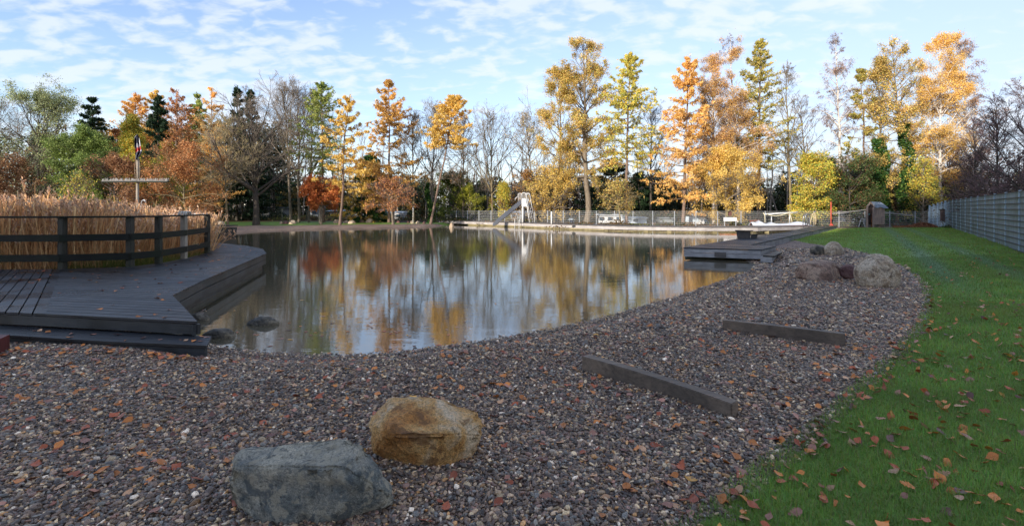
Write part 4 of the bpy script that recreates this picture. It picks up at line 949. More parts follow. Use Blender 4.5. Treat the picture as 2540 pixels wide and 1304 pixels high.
for i, (x0, x1, yt, yb, lab, mk) in enumerate([
    (513, 527, 549, 560, 'small pinkish boulder leftmost on the far shore', 'rS'), (530, 560, 547, 562, 'large square sandy boulder at the left end of the far beach', 'rS'),
    (692, 702, 549, 556, 'small grey brown boulder beside a reddish one on the far shore', 'rG'), (700, 717, 547.5, 556, 'reddish boulder between a grey and a pale one on the far shore', 'rR'), (716, 735, 545.5, 556, 'pale boulder right of the reddish one on the far shore', 'rS'),
    (826, 844, 544.5, 554, 'block shaped sandy boulder at the foot of the leaning larch', 'rS'), (851, 868, 546, 554, 'tan boulder touching a long white one on the far shore', 'rS'), (863, 884, 546, 554.5, 'long whitish boulder on the far shore', 'rS'),
    (892, 905, 544.5, 552.5, 'grey boulder left of a pointed one on the far shore', 'rG'), (907, 926, 541.5, 553, 'pointed pinkish boulder on the far shore', 'rS'), (983, 993, 547.5, 553, 'small round reddish boulder below the russet tree', 'rR'),
    (1009, 1017, 548.5, 553, 'tiny brown boulder left of the white post', 'rR'), (1016, 1028, 547.5, 553.5, 'low pale boulder at the foot of the white post', 'rS'), (1031, 1042, 548, 553.5, 'pinkish boulder right of the white post', 'rS'), (1048, 1056, 548.5, 553.5, 'small red brown boulder nearest the jetty end', 'rR')]):
    round_rock(x0, x1, yt, yb, .27, M[mk], lab, 40 + i, group='boulders on the far shore')
round_rock(1114, 1127, 551.5, 564, 0.0, M['rG'], 'round stone in the water at the left end of the jetty', 71)
# ------------------------------------------------------------------ trees
def norm(a): return a / (np.linalg.norm(a, axis=-1, keepdims=True) + 1e-9)
def grow(st, d, L, k, rng, wob=.1, bend=(0, 0, 0)):
    """st (n,3) d (n,3) L (n,) -> (n,k+1,3) polylines"""
    n = len(st); P_ = np.zeros((n, k + 1, 3)); P_[:, 0] = st; d = norm(d); bend = np.array(bend)
    for i in range(k):
        d = norm(d + rng.normal(0, wob, (n, 3)) + bend * ((i + 1) / k)); P_[:, i + 1] = P_[:, i] + d * (L / k)[:, None]
    return P_
def tube_mesh(PL, R, sides, V, Fs, off):
    n, k1, _ = PL.shape; d = norm(PL[:, -1] - PL[:, 0]); ref = np.where(np.abs(d[:, 2:3]) > .8, np.array([[1., 0, 0]]), np.array([[0, 0, 1.]]))
    a = norm(np.cross(d, ref)); b = np.cross(d, a); th = np.arange(sides) * 2 * math.pi / sides
    ring = a[:, None, :] * np.cos(th)[None, :, None] + b[:, None, :] * np.sin(th)[None, :, None]
    W = PL[:, :, None, :] + ring[:, None] * R[:, :, None, None]
    ii = np.arange(k1 - 1)[:, None] * sides; jj = np.arange(sides)[None]; j2 = (jj + 1) % sides
    q = np.stack([ii + jj, ii + j2, ii + sides + j2, ii + sides + jj], -1).reshape(-1, 4)
    V.append(W.reshape(-1, 3)); Fs.append((q[None] + (np.arange(n) * k1 * sides)[:, None, None]).reshape(-1, 4) + off)
    return off + n * k1 * sides
def sample(PL, par, t):
    """points at fraction t on polylines par"""
    k = PL.shape[1] - 1; f = np.clip(t, 0, .999) * k; i = f.astype(int); fr = (f - i)[:, None]
    a = PL[par, i]; b = PL[par, i + 1]; return a + (b - a) * fr, norm(b - a)
def child(PL, L, per, rng, t0, t1, lenf, ang, flat=0.0, up=0.0):
    n = len(PL); per = np.maximum(rng.poisson(per, n) if np.isscalar(per) else rng.poisson(per), 1); par = np.repeat(np.arange(n), per); m = len(par)
    t = rng.uniform(t0, t1, m); s, d = sample(PL, par, t)
    r = rng.normal(0, 1, (m, 3)); r[:, 2] *= (1 - flat); r = norm(r - (r * d).sum(-1, keepdims=True) * d)
    a = ang * rng.uniform(.7, 1.3, m)[:, None]; nd = norm(d * np.cos(a) + r * np.sin(a) + np.array([0, 0, up]))
    return s, nd, L[par] * lenf * (1.15 - .75 * t) * rng.uniform(.6, 1.2, m), par, t
def leaf_quads(C_, size, rng, V, Fs, C, off, pal, vert=0.0, long=1.0, down=None, shade=None):
    n = len(C_); a = rng.normal(0, 1, (n, 3)); 
    if down is not None: a = a * .45 + np.array(down)
    a = norm(a); b = norm(np.cross(a, rng.normal(0, 1, (n, 3)))); s = size * rng.uniform(.55, 1.35, n)[:, None] / 2
    A_ = a * s * long; B_ = b * s
    W = np.stack([C_ - A_, C_ + B_ * .8 - A_ * .1, C_ + A_, C_ - B_ * .8 - A_ * .1], 1)
    pal = np.array(pal, dtype=float); ci = rng.integers(0, len(pal), n); c = pal[ci] * rng.uniform(.7, 1.25, (n, 1))
    # coherent colour drift through the crown
    ph = rng.uniform(0, 6, 3); g_ = np.sin(C_[:, 0] * .9 + ph[0]) * np.sin(C_[:, 2] * .8 + ph[1]) * np.sin(C_[:, 1] * .9 + ph[2])
    c = c * (1 + .28 * g_[:, None]) * 1.12
    V.append(W.reshape(-1, 3)); Fs.append(np.arange(n * 4).reshape(n, 4) + off); C.append(np.repeat(c, 4, 0)); return off + n * 4
GOLD = [(.72, .48, .10), (.78, .55, .14), (.62, .39, .08), (.8, .6, .2)]
ORANGE = [(.76, .44, .12), (.82, .52, .16), (.66, .35, .09), (.84, .58, .22)]
RUST = [(.46, .2, .075), (.54, .26, .1), (.36, .14, .05), (.58, .32, .14)]
REDB = [(.5, .16, .05), (.58, .22, .06), (.4, .11, .04)]
YEL = [(.66, .5, .07), (.72, .58, .1), (.56, .36, .06), (.36, .42, .08), (.3, .36, .07)]
OLIV = [(.4, .36, .08), (.5, .42, .1), (.3, .3, .07), (.6, .44, .12)]
GREENL = [(.27, .34, .08), (.34, .4, .1), (.2, .27, .06), (.42, .4, .11)]
OAKG = [(.58, .38, .09), (.66, .45, .12), (.48, .29, .08), (.7, .52, .17), (.4, .4, .1)]
BROWN = [(.32, .17, .085), (.4, .23, .11), (.25, .12, .06)]
SAGE = [(.36, .42, .2), (.44, .48, .27), (.28, .34, .15), (.46, .46, .2)]
MIDG = [(.22, .30, .07), (.28, .36, .1), (.16, .22, .05)]
SPR = [(.02, .045, .018), (.032, .065, .026), (.014, .03, .014)]
IVY = [(.035, .1, .02), (.055, .14, .03), (.02, .06, .014)]
TREES = 0
KIND = {}
def tree(name, bx, by, D, tx, ty, hw, kind, pal, label, cb=.3, tm='bark_grey', tw=None, dens=1.0, group=None, r0=None, seed=None, side=0, leaf=None, prof=None):
    """bx,by: foot in the survey; tx,ty: top; hw: crown half width; all in survey pixels at depth D"""
    global TREES; TREES += 1
    rng = np.random.default_rng(seed if seed is not None else 100 + TREES)
    base = PD(bx, by, D); base.z = 0.2 if D < 60 else .3; top = PD(tx, ty, D); H = top.z - base.z; R = hw * D / F * (1.3 if kind in ('bare', 'multi') else 1.22 if kind in ('larch', 'larchsparse') else 1.08)
    root = thing(name, base, label, 'shrub' if name in ('shrub', 'hazel_shrub') else 'tree', group)
    b = np.array(base); t_ = np.array(top); V, Fs, off = [], [], 0; r0 = (r0 or max(.08, H * .0105)) * .85
    K = 14; tt = np.linspace(0, 1, K + 1); TR = b + (t_ - b) * tt[:, None]
    wob = np.cumsum(rng.normal(0, 1, (K + 1, 3)), 0); wob -= wob[0] + (wob[-1] - wob[0]) * tt[:, None]; wob[:, 2] = 0
    TR = TR + wob * H * (.0018 if kind in ('larch', 'spruce') else .0035); TR = TR[None]
    rt = r0 * (1 - tt) ** (.8 if kind in ('larch', 'spruce') else .95) + .015; rt[0] *= 1.25
    mV, mF, mo = [], [], 0
    def L1set(n, t0, t1, ang, lenfun, bend, wobb=.09, k=6):
        t = np.sort(rng.uniform(0, 1, n)); t = t0 + (t1 - t0) * t; s, d = sample(TR, np.zeros(n, int), t); az = np.arange(n) * 2.39996 + rng.uniform(-.5, .5, n)
        rad = np.stack([np.cos(az), np.sin(az), np.zeros(n)], -1)
        if side: rad[:, 0] += side * .5; rad = norm(rad)
        a = (ang[0] + (ang[1] - ang[0]) * (t - t0) / (t1 - t0 + 1e-6)) * rng.uniform(.85, 1.15, n)
        dd = rad * np.cos(a)[:, None] + np.array([0, 0, 1.]) * np.sin(a)[:, None]; L = lenfun((t - t0) / (1 - t0 + 1e-9)) * rng.uniform(.72, 1.12, n)
        L = np.minimum(L, (top.z - s[:, 2]) / np.maximum(np.sin(a), .12) * 1.0 + rng.uniform(-.1, .7, n)); top_cut = .93
        return grow(s, dd, L, k, rng, wobb, bend), L, t
    lp = None
    if kind in ('larch', 'spruce', 'larchsparse'):
        cone = prof or (lambda u: R * np.clip(1.12 * (1 - u) ** .62, .09, 1) * (.62 + .38 * np.minimum(1, u * 4 + .25)) * 1.3)
        nL = int((88 if kind != 'spruce' else 80) * max(.6, min(1.5, H / 17)) * (1 if kind != 'larchsparse' else .6))
        bend = (0, 0, .1) if kind != 'spruce' else (0, 0, -.03)
        PL, L, t = L1set(nL, cb, .985, (-.18, .55) if kind != 'spruce' else (-.25, .35), cone, bend, .085)
        mo = tube_mesh(PL, np.linspace(1, .15, PL.shape[1])[None] * (.012 + .016 * L / (R + .1))[:, None] * 1.6, 3, mV, mF, mo)
        s, d, l2, par, tt2 = child(PL, L, 12 if kind != 'spruce' else 13, rng, .12, 1.0, .3, .95, .8, -.1)
        P2 = grow(s, d, l2, 2, rng, .1, (0, 0, -.16)); mo = tube_mesh(P2, np.array([1, .7, .4])[None] * np.full(len(P2), .009)[:, None], 3, mV, mF, mo)
        nl = int(9 * dens * (1 if kind != 'spruce' else 1.5)); par = np.repeat(np.arange(len(P2)), nl); q, dd = sample(P2, par, rng.uniform(0, 1, len(par)))
        q = q + rng.normal(0, 1, q.shape) * np.array([.07, .07, .045]); par1 = np.repeat(np.arange(len(PL)), int(10 * dens)); q1, _ = sample(PL, par1, rng.uniform(.15, 1, len(par1))); q = np.concatenate([q, q1 + rng.normal(0, .10, q1.shape)])
        q = np.concatenate([q, sample(TR, np.zeros(60, int), rng.uniform(.86, 1, 60))[0] + rng.normal(0, .1, (60, 3))])
        lp = q; ls = (leaf or (.17 if kind != 'spruce' else .2)) * (.5 if kind != 'spruce' else .66); ll = 3.2; down = (0, 0, -.35) if kind != 'spruce' else (0, 0, -.6)
        twm = tw or ('bark_larch' if kind != 'spruce' else 'bark_dark')
    else:
        P_ = {'oval': lambda u: 1.08 * R * np.sqrt(np.clip(1 - (2 * u - .8) ** 2 * .62, .06, 1)), 'round': lambda u: 1.0 * R * np.sqrt(np.clip(1 - (2 * u - .85) ** 2 * .75, .06, 1)),
              'bare': lambda u: 1.25 * R * (1.25 - .75 * u), 'birch': lambda u: 1.1 * R * np.clip(1.25 - .8 * u, .2, 1) * (.7 + .3 * np.minimum(1, u * 4)), 'multi': lambda u: R * (2.2 - 1.2 * u), 'vase': lambda u: R * (1.75 - .9 * u), 'shrub': lambda u: R * (1.2 - .5 * u)}
        lf = prof or P_.get(kind, P_['oval'])
        nL = {'oval': 52, 'round': 40, 'bare': 30, 'birch': 50, 'multi': 30, 'vase': 44, 'shrub': 28}[kind]
        ang = {'oval': (.15, 1.15), 'round': (.1, 1.2), 'bare': (.5, 1.25), 'birch': (.55, 1.2), 'multi': (.95, 1.3), 'vase': (.8, 1.3), 'shrub': (.5, 1.3)}[kind]
        bend = {'oval': (0, 0, .06), 'birch': (0, 0, -.12), 'bare': (0, 0, .09), 'multi': (0, 0, .12), 'vase': (0, 0, .03), 'round': (0, 0, 0), 'shrub': (0, 0, .02)}[kind]
        PL, L, t = L1set(nL, cb, .97, ang, lambda u: lf(u) * 1.12, bend, .13 if kind != 'birch' else .09, 7)
        rl = (rt[0] * .42 * (1 - t) + .016)
        mo = tube_mesh(PL, np.linspace(1, .22, PL.shape[1])[None] * rl[:, None], 5, mV, mF, mo)
        s, d, l2, par, tt2 = child(PL, L, 8, rng, .18, 1.0, .5, .72, .15, .08 if kind != 'birch' else -.05)
        P2 = grow(s, d, l2 * (1 if kind != 'birch' else .8), 4, rng, .14, (0, 0, .0) if kind != 'birch' else (0, 0, -.34)); r2 = np.maximum(.010, rl[par] * .36)
        mo = tube_mesh(P2, np.linspace(1, .4, 5)[None] * r2[:, None], 3, mV, mF, mo)
        s, d, l3, par3, _ = child(P2, l2, 6 if tw is None else 8, rng, .15, 1.0, .52, .7, .1, .05 if kind != 'birch' else -.35)
        P3 = grow(s, d, l3 * (1 if kind != 'birch' else 1.3), 3, rng, .13, (0, 0, .04) if kind != 'birch' else (0, 0, -.6))
        # twigs
        tV, tF, to = [], [], 0
        to = tube_mesh(P3, np.linspace(1, .5, 4)[None] * np.full(len(P3), .0075)[:, None], 3, tV, tF, to)
        if tw is not None:
            s, d, l4, _, _ = child(P3, l3, 2.4, rng, .2, 1.0, .6, .6, 0, .02 if kind != 'birch' else -.3)
            P4 = grow(s, d, l4, 2, rng, .12, (0, 0, 0) if kind != 'birch' else (0, 0, -.7)); to = tube_mesh(P4, np.linspace(1, .6, 3)[None] * np.full(len(P4), .006)[:, None], 3, tV, tF, to)
        if pal is not None:
            nl = max(1, int(round(8 * dens))); par = np.repeat(np.arange(len(P3)), nl); par = par[rng.random(len(par)) < np.clip(l3[par] / (np.median(l3) * .8), .05, 1)]; q, _ = sample(P3, par, rng.uniform(.1, 1, len(par))); q = q + rng.normal(0, .15, q.shape)
            # thin the crown in places so that the sky shows through
            ph = rng.uniform(0, 6, 3); hole = np.sin(q[:, 0] * 1.7 + ph[0]) + np.sin(q[:, 1] * 1.6 + ph[1]) + np.sin(q[:, 2] * 1.5 + ph[2]); q = q[hole > -1.05 + rng.normal(0, .3, len(q))]
            if dens < 1: q = q[rng.random(len(q)) < max(dens * 8 / nl, .02)] if dens * 8 < nl else q
            lp = q; ls = (leaf or .17) * .58; ll = 1.15; down = None if kind != 'birch' else (0, 0, -.5)
        twm = tw or tm
    o_ = tube_mesh(TR, rt[None], 9, mV, mF, mo)
    np_mesh('trunk', np.concatenate(mV), np.concatenate(mF), M[tm], root, smooth=True)
    if kind not in ('larch', 'spruce', 'larchsparse'): np_mesh('twigs', np.concatenate(tV), np.concatenate(tF), M[twm if twm in M else tm], root)
    if lp is not None:
        V, Fs, C = [], [], []; leaf_quads(lp, ls, rng, V, Fs, C, 0, pal, long=ll, down=down)
        np_mesh('crown', np.concatenate(V), np.concatenate(Fs), M['leaf'], root, cols=np.concatenate(C))
    return root

T_ = tree
# left shore
T_('willow_tree', 95, 545, 40, 100, 236, 105, 'vase', SAGE, 'tall pale sage green willow at the far left above the reeds', .08, 'bark_dark', dens=2.2, leaf=.14)
T_('beech_tree', 10, 545, 36, -10, 395, 80, 'round', BROWN, 'russet brown leafy tree cut off by the left edge of the photo', .1, 'bark_dark', dens=2.2)
T_('bare_tree', -20, 545, 47, -5, 262, 70, 'bare', None, 'grey leafless treetop rising behind the sage willow at the left edge', .3, 'bark_grey', 'twig_grey')
T_('spruce_tree', 228, 545, 50, 229, 240, 40, 'spruce', SPR, 'dark green spruce top between the willow and the orange larches', .2, 'bark_dark')
T_('round_tree', 212, 545, 38, 212, 345, 96, 'round', MIDG, 'round bushy mid green tree in front of the dark spruce', .1, 'bark_dark', dens=4.4, leaf=.16, prof=lambda u: 3.0 * np.sqrt(np.clip(1 - (1.7 * u - .9) ** 2, .35, 1)))
T_('larch_tree', 292, 548, 52, 290, 320, 45, 'larch', RUST, 'lower reddish orange larch right beside the round green tree', .1, 'bark_larch', dens=1.4)
T_('larch_tree', 333, 548, 54, 336, 232, 58, 'larch', ORANGE, 'orange larch directly above the flag on the mast', .15, 'bark_larch', dens=1.5)
T_('larch_tree', 385, 548, 55, 384, 224, 48, 'larch', GOLD, 'yellow orange larch behind the dark spruce right of the flag', .2, 'bark_larch', dens=1.3)
T_('spruce_tree', 392, 548, 50, 392, 236, 34, 'spruce', SPR, 'narrow dark spruce between two orange larches', .15, 'bark_dark')
T_('maple_tree', 332, 548, 44, 330, 295, 24, 'oval', YEL, 'bright yellow small crown just behind the flag', .35, 'bark_grey', dens=3.2)
T_('larch_tree', 440, 548, 54, 439, 222, 62, 'larch', RUST, 'rusty brown larch left of the green spruce tip', .15, 'bark_larch', dens=1.2)
T_('spruce_tree', 489, 548, 58, 490, 232, 32, 'spruce', GREENL, 'slim green spruce tip between a rusty and an orange larch', .2, 'bark_dark')
T_('larch_tree', 525, 548, 53, 525, 218, 48, 'larch', ORANGE, 'pointed orange larch left of the twin dark spruces', .15, 'bark_larch', dens=1.3)
T_('beech_tree', 462, 550, 38, 450, 372, 90, 'round', RUST, 'broad russet beech standing behind the curved deck railing', .12, 'bark_tan', dens=1.9, leaf=.16)
T_('beech_tree', 285, 550, 37, 285, 405, 80, 'round', BROWN, 'dull brown leafy tree below and left of the mast crossbar', .12, 'bark_dark', dens=1.5)
T_('spruce_tree', 588, 548, 58, 588, 214, 30, 'spruce', SPR, 'left one of the twin dark spruces', .2, 'bark_dark')
T_('spruce_tree', 620, 548, 58, 620, 222, 30, 'spruce', SPR, 'right one of the twin dark spruces', .2, 'bark_dark')
T_('bare_tree', 566, 552, 42, 560, 290, 62, 'bare', None, 'pale yellowish leafless tree right of the russet beech', .25, 'bark_tan', 'twig_tan')
T_('bare_tree', 636, 553, 44, 625, 250, 85, 'bare', None, 'wide leafless tree with a dark crooked trunk on the left lawn', .2, 'bark_dark', 'twig_grey', r0=.32)
T_('spruce_tree', 680, 550, 60, 676, 330, 50, 'spruce', SPR, 'dark spruce half hidden behind the crooked bare tree', .05, 'bark_dark')
T_('spruce_tree', 600, 550, 58, 602, 330, 60, 'spruce', SPR, 'dark spruce mass behind the pale yellowish bare tree', .05, 'bark_dark')
T_('bare_tree', 722, 550, 50, 700, 208, 62, 'multi', None, 'tall slender leafless tree, left of a group of three', .3, 'bark_grey', 'twig_grey')
T_('bare_tree', 742, 550, 51, 740, 225, 55, 'multi', None, 'tall slender leafless tree in the middle of a group of three', .3, 'bark_grey', 'twig_grey')
T_('bare_tree', 766, 550, 52, 778, 240, 50, 'multi', None, 'tall slender leafless tree right of a group of three beside the green larch', .3, 'bark_grey', 'twig_grey')
T_('larch_tree', 803, 551, 50, 797, 205, 60, 'larch', GREENL, 'olive green larch with a bare lower trunk', .38, 'bark_larch', dens=1.35)
T_('larch_tree', 843, 553, 45, 868, 234, 50, 'larchsparse', GOLD, 'slender golden larch with a leaning trunk and open crown', .28, 'bark_larch', dens=2.2)
T_('beech_tree', 797, 552, 46, 797, 450, 42, 'round', REDB, 'small bright orange red beech on the far shore', .4, 'bark_grey', dens=2.0, leaf=.2, r0=.12)
T_('larch_tree', 965, 550, 50, 964, 200, 62, 'larch', [(.62, .38, .1), (.7, .44, .13), (.5, .28, .08)], 'large brownish gold cone shaped larch in the middle of the left half', .16, 'bark_larch', dens=2.0, leaf=.18)
T_('spruce_tree', 915, 551, 52, 918, 385, 55, 'spruce', IVY, 'low green spruce behind drooping golden branches', .05, 'bark_dark')
T_('larch_tree', 895, 551, 50, 900, 395, 60, 'larchsparse', GOLD, 'low golden larch branches in front of a green spruce', .1, 'bark_larch', dens=1.8)
T_('russet_tree', 975, 552, 46, 970, 455, 62, 'round', RUST, 'small thin russet tree with a pale stake on the far shore', .35, 'bark_grey', 'twig_purple', dens=.35, r0=.13)
T_('bare_tree', 1026, 551, 52, 1022, 285, 52, 'bare', None, 'leafless tree between the brown gold larch and the leaning larch', .3, 'bark_tan', 'twig_grey')
T_('bare_tree', 1068, 551, 53, 1080, 270, 48, 'multi', None, 'leafless tree with ivy at its foot behind the leaning larch', .3, 'bark_grey', 'twig_grey')
T_('larch_tree', 1068, 552, 48, 1132, 240, 48, 'larch', GOLD, 'leaning larch with golden needles only near its top', .6, 'bark_larch', dens=2.2, side=-.8)
T_('bare_tree', 1150, 550, 56, 1152, 300, 55, 'bare', BROWN, 'thin brownish tree right of the leaning larch', .2, 'bark_grey', 'twig_grey', dens=.3)
T_('bare_tree', 1222, 548, 55, 1216, 286, 68, 'multi', None, 'leafless grey tree above the foot of the slide', .22, 'bark_tan', 'twig_grey')
T_('sapling', 1250, 548, 53, 1250, 455, 15, 'oval', YEL, 'small bright yellow sapling behind the slide chute', .1, 'bark_grey', dens=.9, leaf=.14)
T_('bare_tree', 1330, 548, 54, 1305, 290, 58, 'bare', OAKG, 'thin half bare tree left of the big golden oak', .3, 'bark_grey', 'twig_grey', dens=.2)
T_('oak_tree', 1392, 556, 50, 1385, 185, 68, 'oval', OAKG, 'golden oak forming the left shoulder of the tallest central crown', .2, 'bark_grey', dens=2.8, leaf=.17)
T_('oak_tree', 1456, 558, 49, 1446, 108, 68, 'oval', OAKG, 'tallest golden brown oak in the centre of the treeline', .2, 'bark_grey', dens=3.2, leaf=.17, r0=.36)
T_('maple_tree', 1375, 553, 49, 1372, 425, 60, 'round', GOLD, 'low golden leafy tree at the foot of the big oak', .1, 'bark_grey', dens=.8)
T_('larch_tree', 1553, 560, 46, 1562, 134, 66, 'larch', [(.66, .52, .09), (.46, .46, .09), (.74, .54, .1), (.36, .4, .09)], 'tall yellow green larch right of the golden oak', .35, 'bark_larch', dens=1.6)
T_('spruce_tree', 1512, 556, 54, 1518, 392, 68, 'spruce', SPR, 'broad dark green spruce between the oak and the yellow green larch', .03, 'bark_dark')
T_('spruce_tree', 1590, 556, 54, 1582, 430, 45, 'spruce', SPR, 'low dark spruce right of the yellow green larch', .03, 'bark_dark')
T_('bare_tree', 1614, 556, 52, 1612, 250, 50, 'bare', None, 'leafless dark tree between the yellow green and the orange larch', .3, 'bark_dark', 'twig_grey')
T_('maple_tree', 1540, 560, 45, 1530, 455, 44, 'round', OAKG, 'low sparse golden tree behind the wire fence', .3, 'bark_tan', dens=.3)
T_('larch_tree', 1694, 563, 44, 1712, 132, 66, 'larch', ORANGE, 'bright orange larch with branches down to the fence', .06, 'bark_larch', dens=2.0)
T_('birch_tree', 1770, 562, 47, 1768, 130, 72, 'birch', [(.6, .36, .13), (.68, .44, .14), (.48, .26, .12)], 'brownish birch with drooping twigs right of the orange larch', .12, 'bark_birch', 'twig_birch', dens=2.6, leaf=.12)
T_('birch_tree', 1832, 562, 46, 1812, 96, 74, 'birch', [(.62, .38, .12), (.7, .45, .14), (.48, .27, .14)], 'tallest weeping birch in the right half with gold and purple twigs', .12, 'bark_birch', 'twig_birch', dens=2.6, leaf=.12)
T_('birch_tree', 1800, 563, 43, 1800, 375, 92, 'birch', GOLD, 'low golden birch foliage hanging above the white sign', .12, 'bark_grey', dens=2.8, leaf=.15)
T_('larch_tree', 1880, 560, 47, 1887, 100, 56, 'larch', OLIV, 'olive gold larch at the right edge of the birch group', .3, 'bark_larch', dens=1.5)
T_('bare_tree', 1960, 562, 46, 1950, 172, 50, 'bare', None, 'leafless tree with a straight trunk right of the birch group', .35, 'bark_tan', 'twig_grey')
T_('bare_tree', 1995, 560, 50, 1988, 250, 42, 'bare', None, 'second thinner leafless tree left of the white birch', .3, 'bark_grey', 'twig_grey')
T_('maple_tree', 2018, 562, 42.5, 2018, 396, 47, 'oval', YEL, 'bright yellow maple behind the red post', .12, 'bark_grey', dens=1.5, leaf=.19)
T_('birch_tree', 2092, 560, 47, 2072, 94, 50, 'birch', [(.4, .26, .2), (.45, .28, .15)], 'slender white trunked birch nearly bare of leaves', .3, 'bark_birch', 'twig_birch', dens=.45, leaf=.11)
T_('larch_tree', 2152, 562, 46, 2132, 168, 52, 'larchsparse', OLIV, 'olive larch between the white birch and the ivy covered oaks', .15, 'bark_larch', dens=2.0)
T_('oak_tree', 2186, 562, 44, 2178, 150, 44, 'oval', OAKG, 'left ivy clad oak with sparse golden brown leaves', .2, 'bark_grey', dens=1.0)
T_('oak_tree', 2250, 562, 44, 2212, 104, 54, 'oval', OAKG, 'right ivy clad oak with a bare forked crown', .3, 'bark_grey', 'twig_grey', dens=.8)
T_('birch_tree', 2338, 560, 43, 2330, 97, 78, 'birch', [(.74, .48, .13), (.8, .54, .16), (.66, .4, .11)], 'big orange gold birch towards the right end of the treeline', .22, 'bark_birch', dens=4.0, leaf=.14)
T_('birch_tree', 2395, 560, 47, 2392, 102, 62, 'birch', [(.4, .24, .16), (.5, .28, .1)], 'thin purplish birch behind the right side of the orange gold birch', .25, 'bark_birch', 'twig_birch', dens=.5, leaf=.12)
T_('evergreen_shrub', 2108, 563, 42, 2108, 388, 58, 'round', [(.06, .1, .03), (.09, .12, .04), (.04, .07, .02), (.16, .09, .04)], 'dark evergreen bush left of the wooden shed', .05, 'bark_dark', dens=4.0, leaf=.18)
T_('hazel_shrub', 2292, 562, 41, 2288, 398, 42, 'shrub', YEL, 'yellow green hazel bush at the far corner by the grey fence', .05, 'bark_grey', dens=.7)
T_('hazel_shrub', 1165, 551, 56, 1160, 478, 55, 'shrub', [(.3, .3, .03), (.4, .38, .04), (.2, .23, .03)], 'yellow green shrub behind the wire fence left of the slide', .05, 'bark_grey', dens=1.8)
T_('shrub', 1125, 551, 58, 1125, 432, 45, 'round', [(.1, .15, .02), (.14, .17, .03)], 'dark olive bush right of the leaning larch trunk', .05, 'bark_dark', dens=2.4)
T_('shrub', 1310, 551, 54, 1312, 430, 60, 'shrub', [(.4, .2, .05), (.46, .26, .05), (.3, .13, .05)], 'orange brown shrub behind the slide tower', .05, 'bark_grey', dens=.8)
T_('shrub', 190, 545, 30, 195, 452, 62, 'shrub', YEL, 'yellow leafed bush poking out of the reeds', .1, 'bark_grey', dens=.3, leaf=.13)
T_('shrub', 430, 550, 44, 420, 372, 45, 'shrub', [(.35, .36, .05), (.45, .42, .06)], 'yellow green shrub behind the mast', .05, 'bark_grey', dens=1.0)
# ivy on trunks
def ivy(px, y0, y1, hw, D, label):
    rng = np.random.default_rng(int(px)); n = 4200; t = rng.uniform(0, 1, n) ; y = y0 + (y1 - y0) * t; r = hw * D / F * (1 - .5 * t) * np.sqrt(rng.random(n)); a = rng.uniform(0, 6.283, n); c = PD(px, y0, D); z = CZ - (y - HY) * D / F
    q = np.stack([c.x + r * np.cos(a) + .25 * np.sin(z * 1.3), c.y + r * np.sin(a), z], -1); V, Fs, C = [], [], []; leaf_quads(q, .19, rng, V, Fs, C, 0, IVY + [(.1, .15, .03)])
    tag(np_mesh('ivy', np.concatenate(V), np.concatenate(Fs), M['leaf'], None, (c.x, c.y, .2), np.concatenate(C)), label, 'ivy')
ivy(2182, 555, 345, 26, 43.6, 'broad dark green ivy column on the left ivy clad oak'); ivy(2248, 555, 305, 22, 43.6, 'tall green ivy climbing the right ivy clad oak'); ivy(1065, 553, 455, 9, 52.6, 'bright green ivy sleeve at the foot of a trunk left of the jetty')
# dark bare thicket behind the grey fence
for i, (bx, D, ty, hw, k, lab, pal, tw) in enumerate([
    (2360, 44, 345, 42, 'vase', 'purplish leafless thicket tree farthest along the grey fence', None, 'twig_purple'), (2420, 37, 310, 52, 'vase', 'brown purple thicket tree behind the middle of the grey fence', None, 'twig_purple'),
    (2475, 31, 268, 58, 'vase', 'dark thicket tree behind the grey fence, second from the right edge', None, 'twig_purple'), (2565, 28.5, 205, 105, 'bare', 'dark branchy tree leaning in at the right edge of the photo', None, 'twig_purple'),
    (2400, 41, 425, 42, 'shrub', 'low tangled brown shrub just above the grey fence top', None, 'twig_tan'), (2535, 28, 400, 66, 'shrub', 'low tangled grey shrub above the near end of the grey fence', None, 'twig_purple'), (2345, 44, 465, 38, 'shrub', 'dark low shrub behind the small door in the fence', [(.03, .05, .02), (.05, .06, .02)], 'twig_grey')]):
    T_('thicket_tree', bx, 560, D, bx - 8, ty, hw, k, pal, lab, .05, 'bark_dark', tw, dens=.5 if pal else 1, seed=900 + i)

# ------------------------------------------------------------------ wood mass, undergrowth
def mass(name, specs, label, pal_sets, size, seed, cat):
    rng = np.random.default_rng(seed); V, Fs, C = [], [], []; off = 0
    for (x0, x1, D0_, D1_, ytop, zlow, n, per) in specs:
        for i in range(n):
            px = rng.uniform(x0, x1); D = rng.uniform(D0_, D1_); H = CZ - (ytop + rng.normal(0, 12 if per > 350 else 3.5) - HY) * D / F; X = (px - CX) / F * D; r = rng.uniform(1.2, 2.6)
            m = int(per * rng.uniform(.7, 1.3)); u = rng.random(m); z = zlow + (H - zlow) * u; rr_ = r * np.sqrt(np.clip(1.05 - (u * 1.3 - .35) ** 2, .03, 1)) * rng.random(m) ** .45; a = rng.uniform(0, 6.283, m)
            q = np.stack([X + rr_ * np.cos(a), D + rr_ * np.sin(a), z], -1); off = leaf_quads(q, size, rng, V, Fs, C, off, pal_sets[rng.integers(0, len(pal_sets))])
    return tag(np_mesh(name, np.concatenate(V), np.concatenate(Fs), M['leaf'], cols=np.concatenate(C)), label, cat, kind='stuff')
DK = [(.035, .05, .02), (.05, .06, .022), (.025, .035, .015)]; DB = [(.1, .06, .03), (.13, .08, .04), (.07, .045, .025)]; DO = [(.16, .12, .04), (.2, .14, .04), (.12, .1, .03)]
